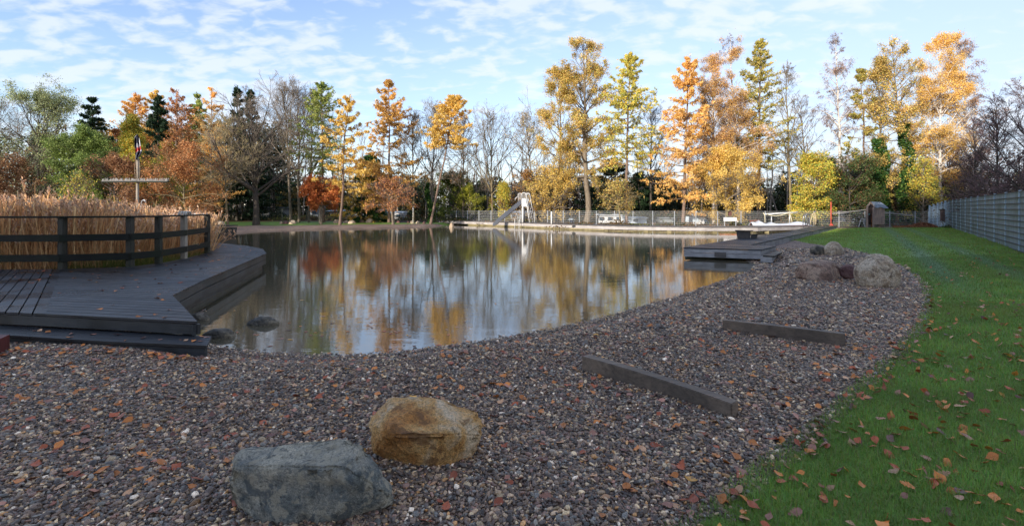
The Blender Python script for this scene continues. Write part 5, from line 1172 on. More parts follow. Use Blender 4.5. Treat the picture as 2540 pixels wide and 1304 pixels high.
mass('distant_wood', [(-500, 250, 66, 88, 335, .2, 90, 800), (200, 720, 66, 85, 320, .2, 90, 800), (640, 1050, 66, 88, 450, .2, 60, 600), (1000, 1700, 66, 90, 450, .2, 110, 600), (1600, 2150, 64, 88, 458, .2, 90, 600), (2080, 2400, 56, 76, 430, .2, 50, 600), (2400, 2950, 50, 70, 420, .2, 30, 420)],
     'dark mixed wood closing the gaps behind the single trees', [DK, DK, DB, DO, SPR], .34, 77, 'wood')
UG = [(.13, .08, .035), (.18, .11, .045), (.09, .07, .03), (.22, .12, .06)]; UG2 = [(.1, .12, .03), (.15, .16, .04), (.08, .08, .03)]
mass('undergrowth', [(-200, 1090, 58.5, 60, 537, .1, 110, 260), (1080, 1400, 50, 56, 545, .1, 40, 200), (1400, 1600, 50.8, 53, 540, .1, 40, 260), (1550, 2320, 50, 53, 528, .1, 110, 260), (1400, 2320, 41.2, 42.6, 554.5, .1, 70, 120), (2360, 2700, 38, 44, 490, .1, 40, 400)],
     'brown and green brambles along the fences below the trees', [UG, UG, UG2, DK], .15, 78, 'undergrowth')
mass('purple_brown_thicket', [(2370, 2900, 34, 46, 380, .2, 60, 420)], 'dim brown purple thicket filling the gaps behind the grey fence', [[(.12, .08, .07), (.16, .11, .09), (.09, .06, .05)], DB], .10, 79, 'thicket')
# bare poles of the distant wood
rng = np.random.default_rng(5); V, Fs, off = [], [], 0; n = 230
px = rng.uniform(480, 2300, n); D = rng.uniform(60, 84, n); X = (px - CX) / F * D; H = rng.uniform(7, 14, n) * np.where(px < 760, 1.0, .85)
st_ = np.stack([X, D, np.full(n, .2)], -1); PLn = grow(st_, np.tile([0, 0, 1.], (n, 1)) + rng.normal(0, .05, (n, 3)), H, 5, rng, .05); off = tube_mesh(PLn, np.linspace(1, .25, 6)[None] * rng.uniform(.06, .15, n)[:, None], 5, V, Fs, off)
s, d, l2, par, _ = child(PLn, H, 14, rng, .25, 1, .3, .7, 0, .25); P2 = grow(s, d, l2, 3, rng, .12, (0, 0, .08)); off = tube_mesh(P2, np.linspace(1, .4, 4)[None] * np.full(len(P2), .018)[:, None], 3, V, Fs, off)
s, d, l3, par, _ = child(P2, l2, 6, rng, .2, 1, .5, .6, 0, .1); P3 = grow(s, d, l3, 2, rng, .12); off = tube_mesh(P3, np.linspace(1, .5, 3)[None] * np.full(len(P3), .009)[:, None], 3, V, Fs, off)
tag(np_mesh('distant_bare_wood', np.concatenate(V), np.concatenate(Fs), M['twig_grey']), 'leafless young trees standing close together far behind', 'wood', kind='stuff')

# unseen wood added behind the camera, shaped to shade the beach
rng = np.random.default_rng(9); V, Fs, C = [], [], []; off = 0; SUNAZ = np.array([-.6, -.8]); PERP = np.array([.8, -.6])
SH = [(-16.4, -12.5, -44, 15.2), (-13.5, -7, -44, 18.5), (-8, 1, -44, 22.5), (-1, 6, -46, 29), (2, 14, -48, 33), (12, 26, -48, 33), (24, 46, -48, 33)]
for s0, s1, t0, Hh in SH:
    for i in range(int((s1 - s0) * 2.1)):
        s = rng.uniform(s0, s1); t = t0 - rng.uniform(0, 5); c = np.array([PERP[0] * s - SUNAZ[0] * t, PERP[1] * s - SUNAZ[1] * t]); m = int(1500 * Hh / 18); u = rng.random(m); z = Hh * u * rng.uniform(.85, 1.05); r = 2.6 * np.sqrt(rng.random(m)) * (1.1 - .6 * u); a = rng.uniform(0, 6.283, m)
        q = np.stack([c[0] + r * np.cos(a), c[1] + r * np.sin(a), z], -1); off = leaf_quads(q, .62, rng, V, Fs, C, off, SPR)
SHADE = tag(np_mesh('added_shade_wood', np.concatenate(V), np.concatenate(Fs), M['leaf'], cols=np.concatenate(C)), 'dense conifer wood added unseen behind the viewpoint to shade the beach', 'wood', kind='stuff')

# ------------------------------------------------------------------ reeds
def reeds():
    rng = np.random.default_rng(21); V, Fs, C = [], [], []; off = 0
    edge = [Q(x, y) for x, y in [(-300, 667), (153, 665), (321, 659), (400, 650), (460, 638), (513, 624)]]
    n = 30000; D = 10.3 + rng.random(n) ** 1.5 * 15; px = rng.uniform(-330, 520, n); X = (px - CX) / F * D
    Ymin = np.interp(X, [p.x for p in edge], [p.y for p in edge]) + .08; k = (D > Ymin) 
    X, D, px = X[k], D[k], px[k]; n = len(X)
    topy = np.interp(px, [-300, 0, 120, 250, 330, 420, 520], [490, 500, 498, 508, 524, 532, 540]); Htop = CZ - (topy - HY) * 12.5 / F
    H = Htop * rng.uniform(.6, 1.02, n) * (1 + .09 * np.sin(X * 1.9) * np.sin(D * 1.6 + X)); tall = rng.random(n) < .035; H[tall] *= rng.uniform(1.05, 1.2, tall.sum())
    st = np.stack([X, D, np.zeros(n)], -1); dr = np.stack([rng.normal(0, .10, n), rng.normal(0, .07, n), np.ones(n)], -1)
    bent = rng.random(n) < .12; dr[bent, 0] += rng.normal(0, .6, bent.sum())
    PLr = grow(st, dr, H, 3, rng, .05, (.03, 0, 0))
    w = rng.uniform(.005, .010, n); sd = np.stack([np.ones(n), rng.normal(0, .4, n), np.zeros(n)], -1); sd = norm(sd) * w[:, None]
    W = np.stack([PLr - sd[:, None], PLr + sd[:, None]], 2).reshape(n, 8, 3); q = np.array([[0, 1, 3, 2], [2, 3, 5, 4], [4, 5, 7, 6]])
    pal = np.array([(.72, .44, .22), (.62, .35, .17), (.78, .52, .29), (.46, .26, .13), (.82, .6, .33)]); c = pal[rng.integers(0, 5, n)] * rng.uniform(.6, 1.2, (n, 1)) * np.array([1.05, .97, .84])
    V.append(W.reshape(-1, 3)); Fs.append((q[None] + (np.arange(n) * 8)[:, None, None]).reshape(-1, 4)); C.append(np.repeat(c, 8, 0)); off = n * 8
    # drooping blades
    par = np.repeat(np.arange(n), 2); m = len(par); s, d = sample(PLr, par, rng.uniform(.25, .95, m)); dd = d + np.stack([rng.normal(0, .6, m), rng.normal(0, .4, m), rng.uniform(-.1, .4, m)], -1); L = rng.uniform(.12, .4, m)
    B_ = grow(s, dd, L, 2, rng, .1, (0, 0, -.7)); ws = np.array([1, .8, .1])[None, :, None]; sdb = norm(rng.normal(0, 1, (m, 3)))[:, None] * .005 * ws
    W = np.stack([B_ - sdb, B_ + sdb], 2).reshape(m, 6, 3); q = np.array([[0, 1, 3, 2], [2, 3, 5, 4]]); V.append(W.reshape(-1, 3)); Fs.append((q[None] + (np.arange(m) * 6)[:, None, None]).reshape(-1, 4) + off); C.append(np.repeat(c[par] * 1.05, 6, 0)); off += m * 6
    # plumes
    pi = np.where(rng.random(n) < .3)[0]; par = np.repeat(pi, 12); tip = PLr[par, -1] + rng.normal(0, 1, (len(par), 3)) * np.array([.018, .018, .07]); off = leaf_quads(tip, .04, rng, V, Fs, C, off, [(.55, .34, .21), (.47, .27, .16), (.62, .42, .27)], long=2.2, down=(.2, 0, -.8))
    tag(np_mesh('reed_bed', np.concatenate(V), np.concatenate(Fs), M['reed'], cols=np.concatenate(C)), 'dense bed of dry tan reeds behind the railing', 'reeds', kind='stuff')
    # green weeds at the foot
    V, Fs, C = [], [], []; n = 6000; px = rng.uniform(100, 512, n); j = rng.uniform(.02, .45, n); yb = np.interp(px, [100, 153, 321, 400, 460, 513], [665, 665, 659, 650, 638, 624]); Dn = 1.3 * F / (yb - HY) + j; X = (px - CX) / F * Dn
    st = np.stack([X, Dn, np.full(n, .1)], -1); H = rng.uniform(.3, .62, n) * np.interp(px, [100, 180, 330, 460, 513], [.5, 1.0, 1.15, .9, .9]); PLg = grow(st, np.stack([rng.normal(0, .3, n), rng.normal(0, .2, n), np.ones(n)], -1), H, 2, rng, .12, (0, 0, -.2)); sdb = norm(rng.normal(0, 1, (n, 3)))[:, None] * .006 * np.array([1, .8, .1])[None, :, None]
    W = np.stack([PLg - sdb, PLg + sdb], 2).reshape(n, 6, 3); q = np.array([[0, 1, 3, 2], [2, 3, 5, 4]]); pal = np.array([(.14, .16, .03), (.2, .2, .04), (.25, .2, .06), (.1, .14, .02)])
    np_ = tag(np_mesh('weeds', W.reshape(-1, 3), (q[None] + (np.arange(n) * 6)[:, None, None]).reshape(-1, 4), M['reed'], cols=np.repeat(pal[rng.integers(0, 4, n)] * rng.uniform(.7, 1.2, (n, 1)), 6, 0)), 'green and yellow weeds growing at the foot of the railing', 'weeds', kind='stuff')
reeds()
# ------------------------------------------------------------------ camp site behind the trees
M['van'] = simple('caravan_white', (.6, .62, .64), .4, .08, 3); M['glass'] = simple('dark_glass', (.03, .05, .08), .1, .2); M['bluegrey'] = simple('blue_grey_sheet', (.48, .56, .64), .4, .15, 3); M['awn'] = simple('grey_awning', (.22, .24, .26), .6, .2, 2); M['navy'] = simple('navy_panel', (.03, .05, .12), .5)
def caravan(name, x0, x1, yt, yb, D, label, cat, bm_, rm, dep=2.3, slope=0.0, win=2, hood=.1):
    a = PD(x0, yb, D); c = PD(x1, yb, D); zt = PD(0, yt, D).z; zb_ = max(a.z, .15); t = thing(name, ((a.x + c.x) / 2, D, .15), label, cat); w = c.x - a.x
    s = slope * w
    b = MB(); b.hexa([(a.x, D, zb_), (c.x, D, zb_), (c.x, D + dep, zb_), (a.x, D + dep, zb_)], [(a.x + max(s, 0), D + .05, zt - .08), (c.x + min(s, 0), D + .05, zt - .08), (c.x + min(s, 0), D + dep, zt - .08), (a.x + max(s, 0), D + dep, zt - .08)]); b.build('body', bm_, t, bevel=.06)
    b = MB(); h = hood; b.hexa([(a.x - h + max(s, 0), D - h, zt - .08), (c.x + h + min(s, 0), D - h, zt - .08), (c.x + h + min(s, 0), D + dep, zt - .06), (a.x - h + max(s, 0), D + dep, zt - .06)], [(a.x + max(s, 0) + .1, D, zt + .02), (c.x + min(s, 0) - .1, D, zt + .02), (c.x + min(s, 0) - .1, D + dep, zt + .1), (a.x + max(s, 0) + .1, D + dep, zt + .1)]); b.build('roof', rm, t)
    for i in range(win):
        u = (i + .5) / win; ww = min(.5, w / win * .55); zz_ = zb_ + (zt - zb_) * .58; xx_ = a.x + w * u
        b = MB(); b.box((xx_, D - .005, zz_), (ww, .05, min(.42, (zt - zb_) * .35))); b.build('window', M['glass'], t)
    return t
caravan('camp_hut', 581, 700, 515, 551, 61.5, 'dark roofed hut with white trim far behind the crooked bare tree', 'hut', M['awn'], M['rail'], win=3, hood=.3)
b = MB(); b.hexa([PD(572, 533, 61), PD(590, 533, 61), PD(590, 533, 62), PD(572, 533, 62)], [PD(580, 521, 61), PD(590, 524, 61), PD(590, 524, 62), PD(580, 521, 62)]); b.hexa([PD(676, 526, 61), PD(689, 526, 61), PD(689, 526, 62), PD(676, 526, 62)], [PD(678, 513, 61), PD(684, 514, 61), PD(684, 514, 62), PD(678, 513, 62)])
tag(b.build('awning', M['van'], None, origin=PD(590, 535, 61)), 'white awning ends showing beside the dark roofed hut', 'awning')
caravan('camp_hut', 768, 790, 514, 551, 62, 'small grey hut left of the little red beech', 'hut', M['awn'], M['awn'], win=1)
caravan('caravan', 818, 885, 522, 551, 61, 'caravan with a pale blue flat roof behind the leaning golden larch', 'caravan', M['awn'], M['bluegrey'], win=3, hood=.4)
caravan('caravan', 884, 945, 521, 551, 60.5, 'white caravan with a light roof left of the thin russet tree', 'caravan', M['van'], M['bluegrey'], win=3, slope=-.06, hood=.3)
caravan('caravan', 950, 1000, 526, 551, 62, 'low white caravan behind the thin russet tree', 'caravan', M['van'], M['bluegrey'], win=2)
caravan('camp_cabin', 1265, 1330, 526, 551, 57, 'long low cabin with a light blue roof behind the slide', 'cabin', M['awn'], M['bluegrey'], win=3, hood=.35)
bbx = caravan('garden_box', 1412, 1424, 543.5, 556, 50.5, 'small navy blue box with a white frame behind the fence', 'box', M['van'], M['bluegrey'], dep=.8, win=0)
b = MB(); b.box(PD(1418, 550, 50.44), (.36, .05, .42)); b.build('door', M['navy'], bbx)
caravan('caravan', 1482, 1545, 533, 557, 50, 'white caravan behind the fence between two tree trunks', 'caravan', M['van'], M['van'], slope=.1, win=3, hood=.2)
caravan('tent', 1548, 1605, 539, 558, 48.5, 'blue grey awning tent right of the white caravan', 'tent', M['bluegrey'], M['bluegrey'], slope=.12, win=1, hood=.15)
caravan('tent', 1622, 1672, 540, 558, 49.5, 'low dull grey tent left of the camper van', 'tent', M['awn'], M['awn'], slope=.2, win=0)
# camper van with a sloping windscreen
cv = thing('camper_van', PD(1735, 562, 45.8), 'white camper van partly under a blue grey sheet behind the fence', 'camper van')
def G(x, y, d=0): return PD(x, y, 45.8 + d)
b = MB(); b.hexa([G(1702, 560), G(1762, 560), G(1762, 560, 2), G(1702, 560, 2)], [G(1702, 539), G(1750, 539.5), G(1750, 539.5, 2), G(1702, 539, 2)]); b.build('body', M['van'], cv, bevel=.08)
b = MB(); b.hexa([G(1700, 549.5, -.06), G(1735, 550, -.06), G(1735, 550, 2.1), G(1700, 549.5, 2.1)], [G(1701, 536.5, -.06), G(1733, 538, -.06), G(1733, 538, 2.1), G(1701, 536.5, 2.1)]); b.build('cover_sheet', M['bluegrey'], cv)
b = MB(); b.hexa([G(1748, 553, -.05), G(1760, 555, -.05), G(1760.5, 555, .2), G(1748.5, 553, .2)], [G(1745.5, 543.5, -.05), G(1752, 543.5, -.05), G(1752.5, 543.5, .2), G(1746, 543.5, .2)]); b.build('windscreen', M['glass'], cv)
for x_ in (1712, 1752): b = MB(); c_ = G(x_, 560, .05); b.tube([c_ + Vector((0, -.1, 0)), c_ + Vector((0, .15, 0))], .3, 14); b.build('wheel', M['rail'], cv)
b = MB(); c_ = PD(1722.5, 529, 46.5); vs = [c_ + Vector((.32 * math.cos(k * .524) * .9, -.02, .34 * math.sin(k * .524))) for k in range(12)] + [c_ + Vector((0.05, .1, 0))]
b.add(vs, [tuple(range(12))] + [(k, (k + 1) % 12, 12) for k in range(12)]); b.tube([c_ + Vector((0, .1, 0)), PD(1723, 540, 46.5)], .03, 6); tag(b.build('satellite_dish', M['van'], None, origin=c_), 'round white satellite dish above the camper van', 'satellite dish')
def car(x0, x1, yt, yb, D, col, label):
    t = thing('parked_car', PD((x0 + x1) / 2, yb, D), label, 'car'); def_ = lambda x, y, d=0: PD(x, y, D + d); w = x1 - x0; h = yb - yt
    pr = [(0, .1), (0, .5), (.08, .55), (.22, .62), (.36, .97), (.62, 1.0), (.82, .66), (.97, .6), (1, .4), (1, .1)]
    vs = [def_(x0 + w * u, yb - h * v) for u, v in pr] + [def_(x0 + w * u, yb - h * v, 1.7) for u, v in pr]; n = len(pr)
    b = MB(); b.add(vs, [tuple(range(n)), tuple(reversed(range(n, 2 * n)))] + [(i, (i + 1) % n, n + (i + 1) % n, n + i) for i in range(n)]); b.build('body', col, t, bevel=.04)
    b = MB(); q = [(.27, .63), (.38, .92), (.60, .94), (.76, .65)]; b.add([def_(x0 + w * u, yb - h * v, -.015) for u, v in q] + [def_(x0 + w * u, yb - h * v, .1) for u, v in q], [(0, 1, 2, 3), (7, 6, 5, 4)] + [(i, (i + 1) % 4, 4 + (i + 1) % 4, 4 + i) for i in range(4)]); b.build('side_window', M['glass'], t)
    for u in (.2, .8): b = MB(); c_ = def_(x0 + w * u, yb - h * .16); b.tube([c_ + Vector((0, -.03, 0)), c_ + Vector((0, .2, 0))], .3, 14); b.build('wheel', M['rail'], t)
car(2066, 2096, 540, 560, 45, M['van'], 'white car with blue lower side behind the fence right of the red post')
car(2101, 2128, 541, 560, 45, M['bluegrey'], 'pale blue car behind the fence left of the trestle')
car(2128, 2153, 540, 560, 46.5, M['van'], 'white car behind the fence, partly hidden by the trestle and shed')
caravan('camp_cabin', 2092, 2148, 527, 545, 52, 'tan cabin wall behind the parked cars', 'cabin', simple('tan_wall', (.36, .28, .16), .8), M['awn'], win=2)
# stakes beside the young trees
for px, D, lab in ((793, 46, 'pale wooden stake left of the small red beech trunk'), (977, 46.2, 'pale wooden stake beside the thin russet tree')):
    a = PD(px, 553, D); a.z = .2; b = MB(); b.tube([a, PD(px, 508, D)], .085, 8, .07); tag(b.build('tree_stake', M['palepost'], None, origin=a, smooth=True), lab, 'stake')

# ------------------------------------------------------------------ fallen leaves
def outline(kind, rng):
    if kind == 'beech':
        K = 11; r = [.0, .2, .36, .45, .47, .43, .35, .24, .13, .05, .0]; L = [(-.5 + i / (K - 1)) for i in range(K)]; w = [x * .62 for x in r]
    else:
        L = [-.5, -.38, -.3, -.2, -.12, -.02, .06, .16, .24, .33, .42, .5]; w = [.02, .12, .07, .22, .12, .3, .17, .33, .2, .24, .14, 0]
    return L, w
LEAFSH = []
def leaf_geo(kind, seed):
    rng = np.random.default_rng(seed); L, w = outline(kind, rng); K = len(L); curl = rng.uniform(.1, .55); fold = rng.uniform(-.15, .35); tw = rng.uniform(-.5, .5); side = rng.uniform(-.3, .3)
    rows = []
    for i in range(K):
        row = []
        for s in (-1, -.5, 0, .5, 1):
            x = L[i] ; y = w[i] * s; z = curl * (L[i] ** 2) * .7 + fold * abs(y) + tw * L[i] * y * 1.2 + .03 * math.sin(9 * L[i] + s * 3 + seed) + side * y; row.append((x, y, z))
        rows.append(row)
    V_ = np.array(rows).reshape(-1, 3); V_[:, 2] -= V_[:, 2].min(); 
    Fq = np.array([[i * 5 + j, i * 5 + j + 1, (i + 1) * 5 + j + 1, (i + 1) * 5 + j] for i in range(K - 1) for j in range(4)]); return V_, Fq
def leaf_mat(name, c):
    x = N(name); v = x.coord(); f = x.noise(v, 26, 4, .7); ob = x.n('ShaderNodeObjectInfo')
    c0 = x.ramp(f, [(.3, tuple(k * .55 for k in c)), (.55, c), (.8, tuple(min(1, k * 1.35) for k in c))])
    c0 = x.mix(1.0, c0, x.ramp(ob.outputs['Random'], [(0, (.7, .7, .7)), (1, (1.3, 1.25, 1.2))]), 'MULTIPLY')
    sep = x.n('ShaderNodeSeparateXYZ'); x.l(v, sep.inputs[0]); rib = x.math('LESS_THAN', x.math('ABSOLUTE', sep.outputs[1]), .012); c0 = x.mix(x.math('MULTIPLY', rib, .5), c0, tuple(k * .4 for k in c))
    x.col(c0).rough(.42); x.b.inputs['Specular IOR Level'].default_value = .5; return x.m
LC = {'orange': (.66, .22, .045), 'rust red': (.42, .10, .035), 'tan': (.62, .34, .18), 'pinkish': (.46, .21, .14), 'dark brown': (.15, .06, .04), 'golden': (.72, .36, .07)}
LCW = [.37, .27, .1, .13, .1, .03]
lm = {k: leaf_mat('fallen_leaf_' + k.replace(' ', '_'), v) for k, v in LC.items()}
lmesh = {}
def get_leaf(kind, sh, colr):
    k = (kind, sh, colr)
    if k not in lmesh:
        V_, Fq = leaf_geo(kind, sh + (50 if kind == 'oak' else 0)); me = bpy.data.meshes.new('fallen_leaf'); me.from_pydata(V_.tolist(), [], Fq.tolist()); me.polygons.foreach_set('use_smooth', [True] * len(Fq)); me.materials.append(lm[colr]); lmesh[k] = me
    return lmesh[k]
rng = np.random.default_rng(33); spots = []
def dens_area(y0, y1, dens, where, zf, cond):
    X1 = y1 * 1.08 + 1.8; n = rng.poisson(dens * (y1 - y0) * 2 * X1); X = rng.uniform(-X1, X1, n); Y = rng.uniform(y0, y1, n); k = np.abs(X) < Y * 1.08 + 1.8; X, Y = X[k], Y[k]; k = cond(X, Y); X, Y = X[k], Y[k]
    Z = zf(X, Y); spots.extend([(x, y, z, where) for x, y, z in zip(X, Y, Z)])
lawnin = lambda X, Y: sdist(X, Y, LAWN_R) > -.02
onb = lambda X, Y: (sdist(X, Y, POND) < -.02) & (sdist(X, Y, LAWN_R) < -.02) & (sdist(X, Y, DECK_ALL) < 0) & ~((X < -5.8) & (Y > 9))
hf = lambda X, Y: height(X, Y)
dens_area(2.1, 4.0, 36, 'pebbles', hf, onb); dens_area(4, 7, 34, 'pebbles', hf, onb); dens_area(7, 14, 14, 'pebbles', hf, onb)
dens_area(2.1, 3.4, 66, 'grass', hf, lawnin); dens_area(3.4, 5, 50, 'grass', hf, lawnin); dens_area(5, 8, 22, 'grass', hf, lawnin); dens_area(8, 14, 5, 'grass', hf, lawnin); dens_area(14, 30, .35, 'grass', hf, lawnin)
near_edge = lambda X, Y: (np.abs(sdist(X, Y, LAWN_R)) < .16) & (Y < 10) & (sdist(X, Y, POND) < 0)
dens_area(2.1, 8, 22, 'grass', hf, near_edge)
sp_poly = poly2(sp_); DR = poly2(polyR); DL_ = poly2(polyL); PLT = poly2(plat)
dens_area(5, 6.6, 22, 'step', lambda X, Y: np.full(len(X), z1 + .002), lambda X, Y: (sdist(X, Y, sp_poly) > .03) & (sdist(X, Y, DECK_ALL) < .0))
dens_area(5.5, 19, 4.5, 'deck', lambda X, Y: np.full(len(X), ZD + .003), lambda X, Y: (sdist(X, Y, DR) > .04) | (sdist(X, Y, DL_) > .04))
dens_area(15, 36, .1, 'platform', lambda X, Y: np.full(len(X), Z2 + .003), lambda X, Y: sdist(X, Y, PLT) > .08)
dens_area(5.3, 7.5, 7.0, 'water', lambda X, Y: np.full(len(X), .003), lambda X, Y: (sdist(X, Y, POND) > .05) & (sdist(X, Y, DECK_ALL) < 0) & (X < 0) & (sdist(X, Y, sp_poly) < 0)); dens_area(7, 26, .45, 'water', lambda X, Y: np.full(len(X), .003), lambda X, Y: (sdist(X, Y, POND) > .2) & (sdist(X, Y, DECK_ALL) < 0) & (sdist(X, Y, PLT) < 0))
# drift of leaves against the step
for i in range(70): x_ = -5.4 + rng.random() * 2.2; y_ = 5.28 - (x_ + 5.4) * .09 - abs(rng.normal(0, .09)); spots.append((x_, y_, hz(x_, y_) + .01, 'pebbles'))
spots = [s for s in spots if abs(s[0]) < s[1] * 1.09 + 1.6 and not (abs(s[0] + .98) < .42 and abs(s[1] - 2.5) < .22) and not (abs(s[0] + .5) < .36 and abs(s[1] - 3.05) < .27)]
order = sorted(range(len(spots)), key=lambda i: spots[i][1]); NI = 290; colsn = list(LC)
SURF = {'pebbles': 'on the pebbles', 'grass': 'in the grass', 'step': 'on the black step', 'deck': 'on the dark deck', 'platform': 'on the platform', 'water': 'on the water'}
V, Fs, C = [], [], []; off = 0; cnt = 0
infr = lambda s: abs(s[0]) < s[1] * 1.06 and (CZ - s[2]) * F / s[1] + HY < 1300
for i in order:
    x_, y_, z_, wh = spots[i]; kd = 'oak' if rng.random() < .17 else 'beech'; shp = int(rng.integers(0, 6)); cl = colsn[rng.choice(6, p=LCW)]
    if wh == 'grass': z_ += rng.uniform(.012, .035)
    elif wh == 'pebbles': z_ += .012
    sz = rng.uniform(.045, .09) * (1.05 if kd == 'oak' else 1); tl = (.5 if wh == 'grass' else .22) if wh in ('grass', 'pebbles') else .06; rx, ry, rz = rng.normal(0, tl), rng.normal(0, tl), rng.uniform(0, 6.283)
    if wh == 'water': rx = ry = 0
    if cnt < NI and infr(spots[i]):
        o = bpy.data.objects.new('fallen_leaf', get_leaf(kd, shp, cl)); COL.objects.link(o); o.location = (x_, y_, z_); o.rotation_euler = (rx, ry, rz); o.scale = (sz, sz, sz * (1 if wh != 'water' else .3)); lab = f"{cl} {kd} leaf {SURF[wh]}"; lab = ('small ' if sz < .06 else 'large ' if sz > .075 else 'medium ') + lab + (' close up' if y_ < 3.1 else ' farther off') + (', left half' if x_ < 0 else ', right half')
        tag(o, lab, 'leaf', 'fallen leaves: ' + lab); cnt += 1
    else:
        V_, Fq = leaf_geo(kd, shp + (50 if kd == 'oak' else 0)); A_ = np.array(Matrix.Rotation(rz, 3, 'Z') @ Matrix.Rotation(ry, 3, 'Y') @ Matrix.Rotation(rx, 3, 'X')); zs = 1 if wh != 'water' else .1
        W = (V_ * sz * np.array([1, 1, zs])) @ A_.T + np.array([x_, y_, z_]); V.append(W); Fs.append(Fq + off); off += len(W); C.append(np.tile(np.array(LC[cl]) * rng.uniform(.7, 1.3), (len(W), 1)))
tag(np_mesh('scattered_leaves', np.concatenate(V), np.concatenate(Fs), vcol('fallen_leaf_mixed', .45, 0, .5), cols=np.concatenate(C), smooth=True), 'autumn leaves scattered over beach, lawn, deck and water', 'leaves', kind='stuff')
# leaf litter heap in the far corner by the fence
rng = np.random.default_rng(3); n = 5000; px = rng.uniform(2215, 2325, n); D = rng.uniform(37.8, 39.3, n); X = (px - CX) / F * D; hh = .35 * np.exp(-((px - 2290) / 32) ** 2) * np.exp(-((D - 38.7) / .5) ** 2); q = np.stack([X, D, .3 + hh * rng.random(n)], -1); V, Fs, C = [], [], []; leaf_quads(q, .11, rng, V, Fs, C, 0, [(.3, .12, .06), (.38, .17, .09), (.2, .08, .04)])
tag(np_mesh('leaf_heap', np.concatenate(V), np.concatenate(Fs), M['leaf'], None, (32, 38.6, .3), np.concatenate(C)), 'low heap of brown leaves in the far corner of the lawn', 'leaf heap', kind='stuff')
# rough weeds along the foot of the grey fence
n = 9000; t = rng.random(n); X = fa.x + (fbv.x + 3 - fa.x) * t; Y = fa.y + (fbv.y - 4.2 - fa.y) * t; o_ = np.abs(rng.normal(0, .35, n)); X = X + nv.x * (o_ + .05); Y = Y + nv.y * (o_ + .05)
st_ = np.stack([X, Y, np.full(n, .27)], -1); PLg = grow(st_, np.stack([rng.normal(0, .5, n), rng.normal(0, .5, n), np.ones(n)], -1), rng.uniform(.1, .34, n) * np.exp(-o_ * 1.2), 2, rng, .15, (0, 0, -.3)); sdb = norm(rng.normal(0, 1, (n, 3)))[:, None] * .014 * np.array([1, .8, .1])[None, :, None]
W = np.stack([PLg - sdb, PLg + sdb], 2).reshape(n, 6, 3); q = np.array([[0, 1, 3, 2], [2, 3, 5, 4]]); pal = np.array([(.05, .09, .02), (.08, .12, .03), (.13, .12, .04), (.04, .06, .02)])
tag(np_mesh('fence_weeds', W.reshape(-1, 3), (q[None] + (np.arange(n) * 6)[:, None, None]).reshape(-1, 4), M['reed'], cols=np.repeat(pal[rng.integers(0, 4, n)] * rng.uniform(.7, 1.2, (n, 1)), 6, 0)), 'dark rough weeds along the foot of the grey fence', 'weeds', kind='stuff')

# ------------------------------------------------------------------ sky, sun, camera
EL = math.radians(15.5); TO = Vector((-.6 * math.cos(EL), -.8 * math.cos(EL), math.sin(EL)))
sun = bpy.data.lights.new('sun', 'SUN'); sun.energy = 3.2; sun.angle = math.radians(.5); sun.color = (1, .9, .76)
so = bpy.data.objects.new('sun', sun); COL.objects.link(so); so.rotation_euler = (-TO).to_track_quat('-Z', 'Y').to_euler()
W_ = bpy.data.worlds.new('World'); S.world = W_; W_.use_nodes = True; nt = W_.node_tree; bg = nt.nodes['Background']
def wn(ty, **kw):
    x = nt.nodes.new(ty)
    for k, v in kw.items():
        if k in x.inputs: x.inputs[k].default_value = v
        else: setattr(x, k, v)
    return x
L_ = nt.links.new
sky = wn('ShaderNodeTexSky', sky_type='NISHITA', sun_disc=False); sky.sun_elevation = EL; sky.sun_rotation = math.atan2(TO.x, TO.y) % (2 * math.pi); sky.air_density = 1.0; sky.dust_density = .25; sky.ozone_density = 1.6
tc = wn('ShaderNodeTexCoord'); sx = wn('ShaderNodeSeparateXYZ'); L_(tc.outputs['Generated'], sx.inputs[0])
def wm(op, a, b=None, clamp=False):
    x = nt.nodes.new('ShaderNodeMath'); x.operation = op; x.use_clamp = clamp
    for i, v in enumerate((a, b)):
        if v is None: continue
        if isinstance(v, (int, float)): x.inputs[i].default_value = v
        else: L_(v, x.inputs[i])
    return x.outputs[0]
zz = wm('ADD', wm('MAXIMUM', sx.outputs[2], 0.0), .24); u = wm('DIVIDE', sx.outputs[0], zz); v = wm('DIVIDE', sx.outputs[1], zz); cb_ = wn('ShaderNodeCombineXYZ'); L_(u, cb_.inputs[0]); L_(v, cb_.inputs[1])
def wnoise(sc, det, ro, di, scale=(1, 1, 1), rot=0, loc=(0, 0, 0)):
    mp = wn('ShaderNodeMapping'); mp.inputs['Scale'].default_value = scale; mp.inputs['Rotation'].default_value = (0, 0, rot); mp.inputs['Location'].default_value = loc; L_(cb_.outputs[0], mp.inputs['Vector'])
    x = wn('ShaderNodeTexNoise'); x.inputs['Scale'].default_value = sc; x.inputs['Detail'].default_value = det; x.inputs['Roughness'].default_value = ro; x.inputs['Distortion'].default_value = di; L_(mp.outputs[0], x.inputs['Vector']); return x.outputs['Fac']
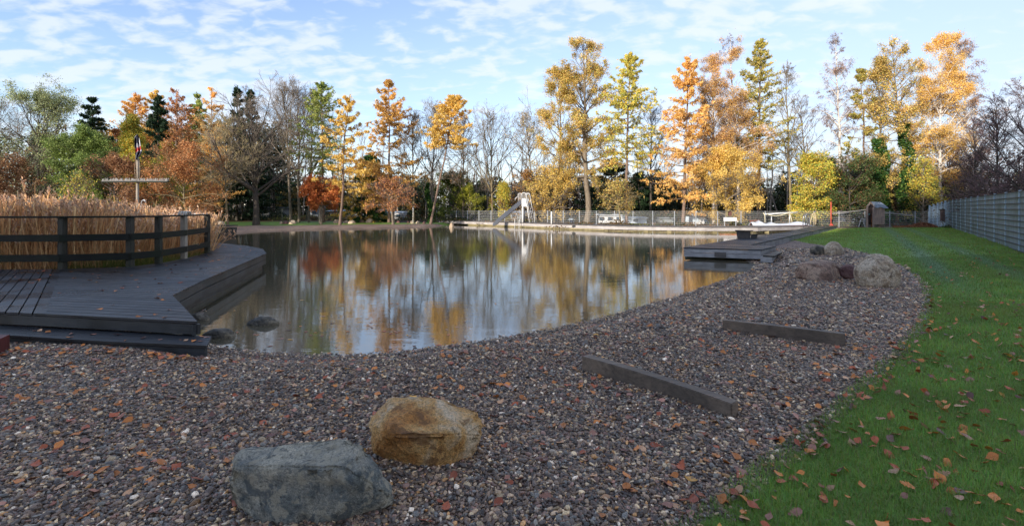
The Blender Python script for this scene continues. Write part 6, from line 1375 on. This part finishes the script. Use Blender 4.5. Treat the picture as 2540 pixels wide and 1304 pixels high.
puffs = wnoise(12, 4, .5, .3, (.8, 1.15, 1), .3); big = wnoise(.9, 3, .5, .3, (1, 1, 1), 0, (3.1, 1.4, 0)); fine = wnoise(3.4, 6, .62, .6, (1, 1.9, 1), -.2)
cl = wm('ADD', wm('ADD', wm('MULTIPLY', puffs, 1.0), wm('MULTIPLY', big, .75)), wm('MULTIPLY', fine, .3))
mr = wn('ShaderNodeMapRange'); mr.interpolation_type = 'SMOOTHSTEP'; L_(cl, mr.inputs['Value']); mr.inputs['From Min'].default_value = .93; mr.inputs['From Max'].default_value = 1.2; mr.inputs['To Max'].default_value = .78
# veil thicker towards the right and the horizon
veil = wm('MULTIPLY', wm('ADD', wm('MULTIPLY', wm('ADD', sx.outputs[0], .45), .42), wm('SUBTRACT', .42, wm('MULTIPLY', sx.outputs[2], .9))), 1.0, True)
fac = wm('MAXIMUM', mr.outputs[0], wm('MULTIPLY', veil, .62))
fac = wm('MULTIPLY', veil, 1.0, True)
mx = wn('ShaderNodeMix'); mx.data_type = 'RGBA'; L_(fac, mx.inputs[0]); 
sc_ = wn('ShaderNodeMix'); sc_.data_type = 'RGBA'; sc_.blend_type = 'MULTIPLY'; sc_.inputs[0].default_value = 1; L_(sky.outputs[0], sc_.inputs[6]); sc_.inputs[7].default_value = (.99, .96, 1.06, 1)
L_(sc_.outputs[2], mx.inputs[6]); mx.inputs[7].default_value = (2.4, 2.75, 3.4, 1); mx2 = wn('ShaderNodeMix'); mx2.data_type = 'RGBA'; L_(wm('MULTIPLY', mr.outputs[0], .85), mx2.inputs[0]); L_(mx.outputs[2], mx2.inputs[6]); mx2.inputs[7].default_value = (3.35, 3.55, 3.9, 1); L_(mx2.outputs[2], bg.inputs['Color']); bg.inputs['Strength'].default_value = .15
cam = bpy.data.cameras.new('camera'); co = bpy.data.objects.new('camera', cam); COL.objects.link(co); S.camera = co
co.location = (0, 0, CZ); co.rotation_euler = (math.radians(90), 0, 0); cam.sensor_width = 36; cam.lens = 36 * F / 2540; cam.shift_y = (HY - 652) / 2540; cam.clip_end = 2000; cam.clip_start = .05
S.view_settings.view_transform = 'Standard'; S.view_settings.look = 'None'; S.view_settings.gamma = 1; S.view_settings.exposure = 0.95
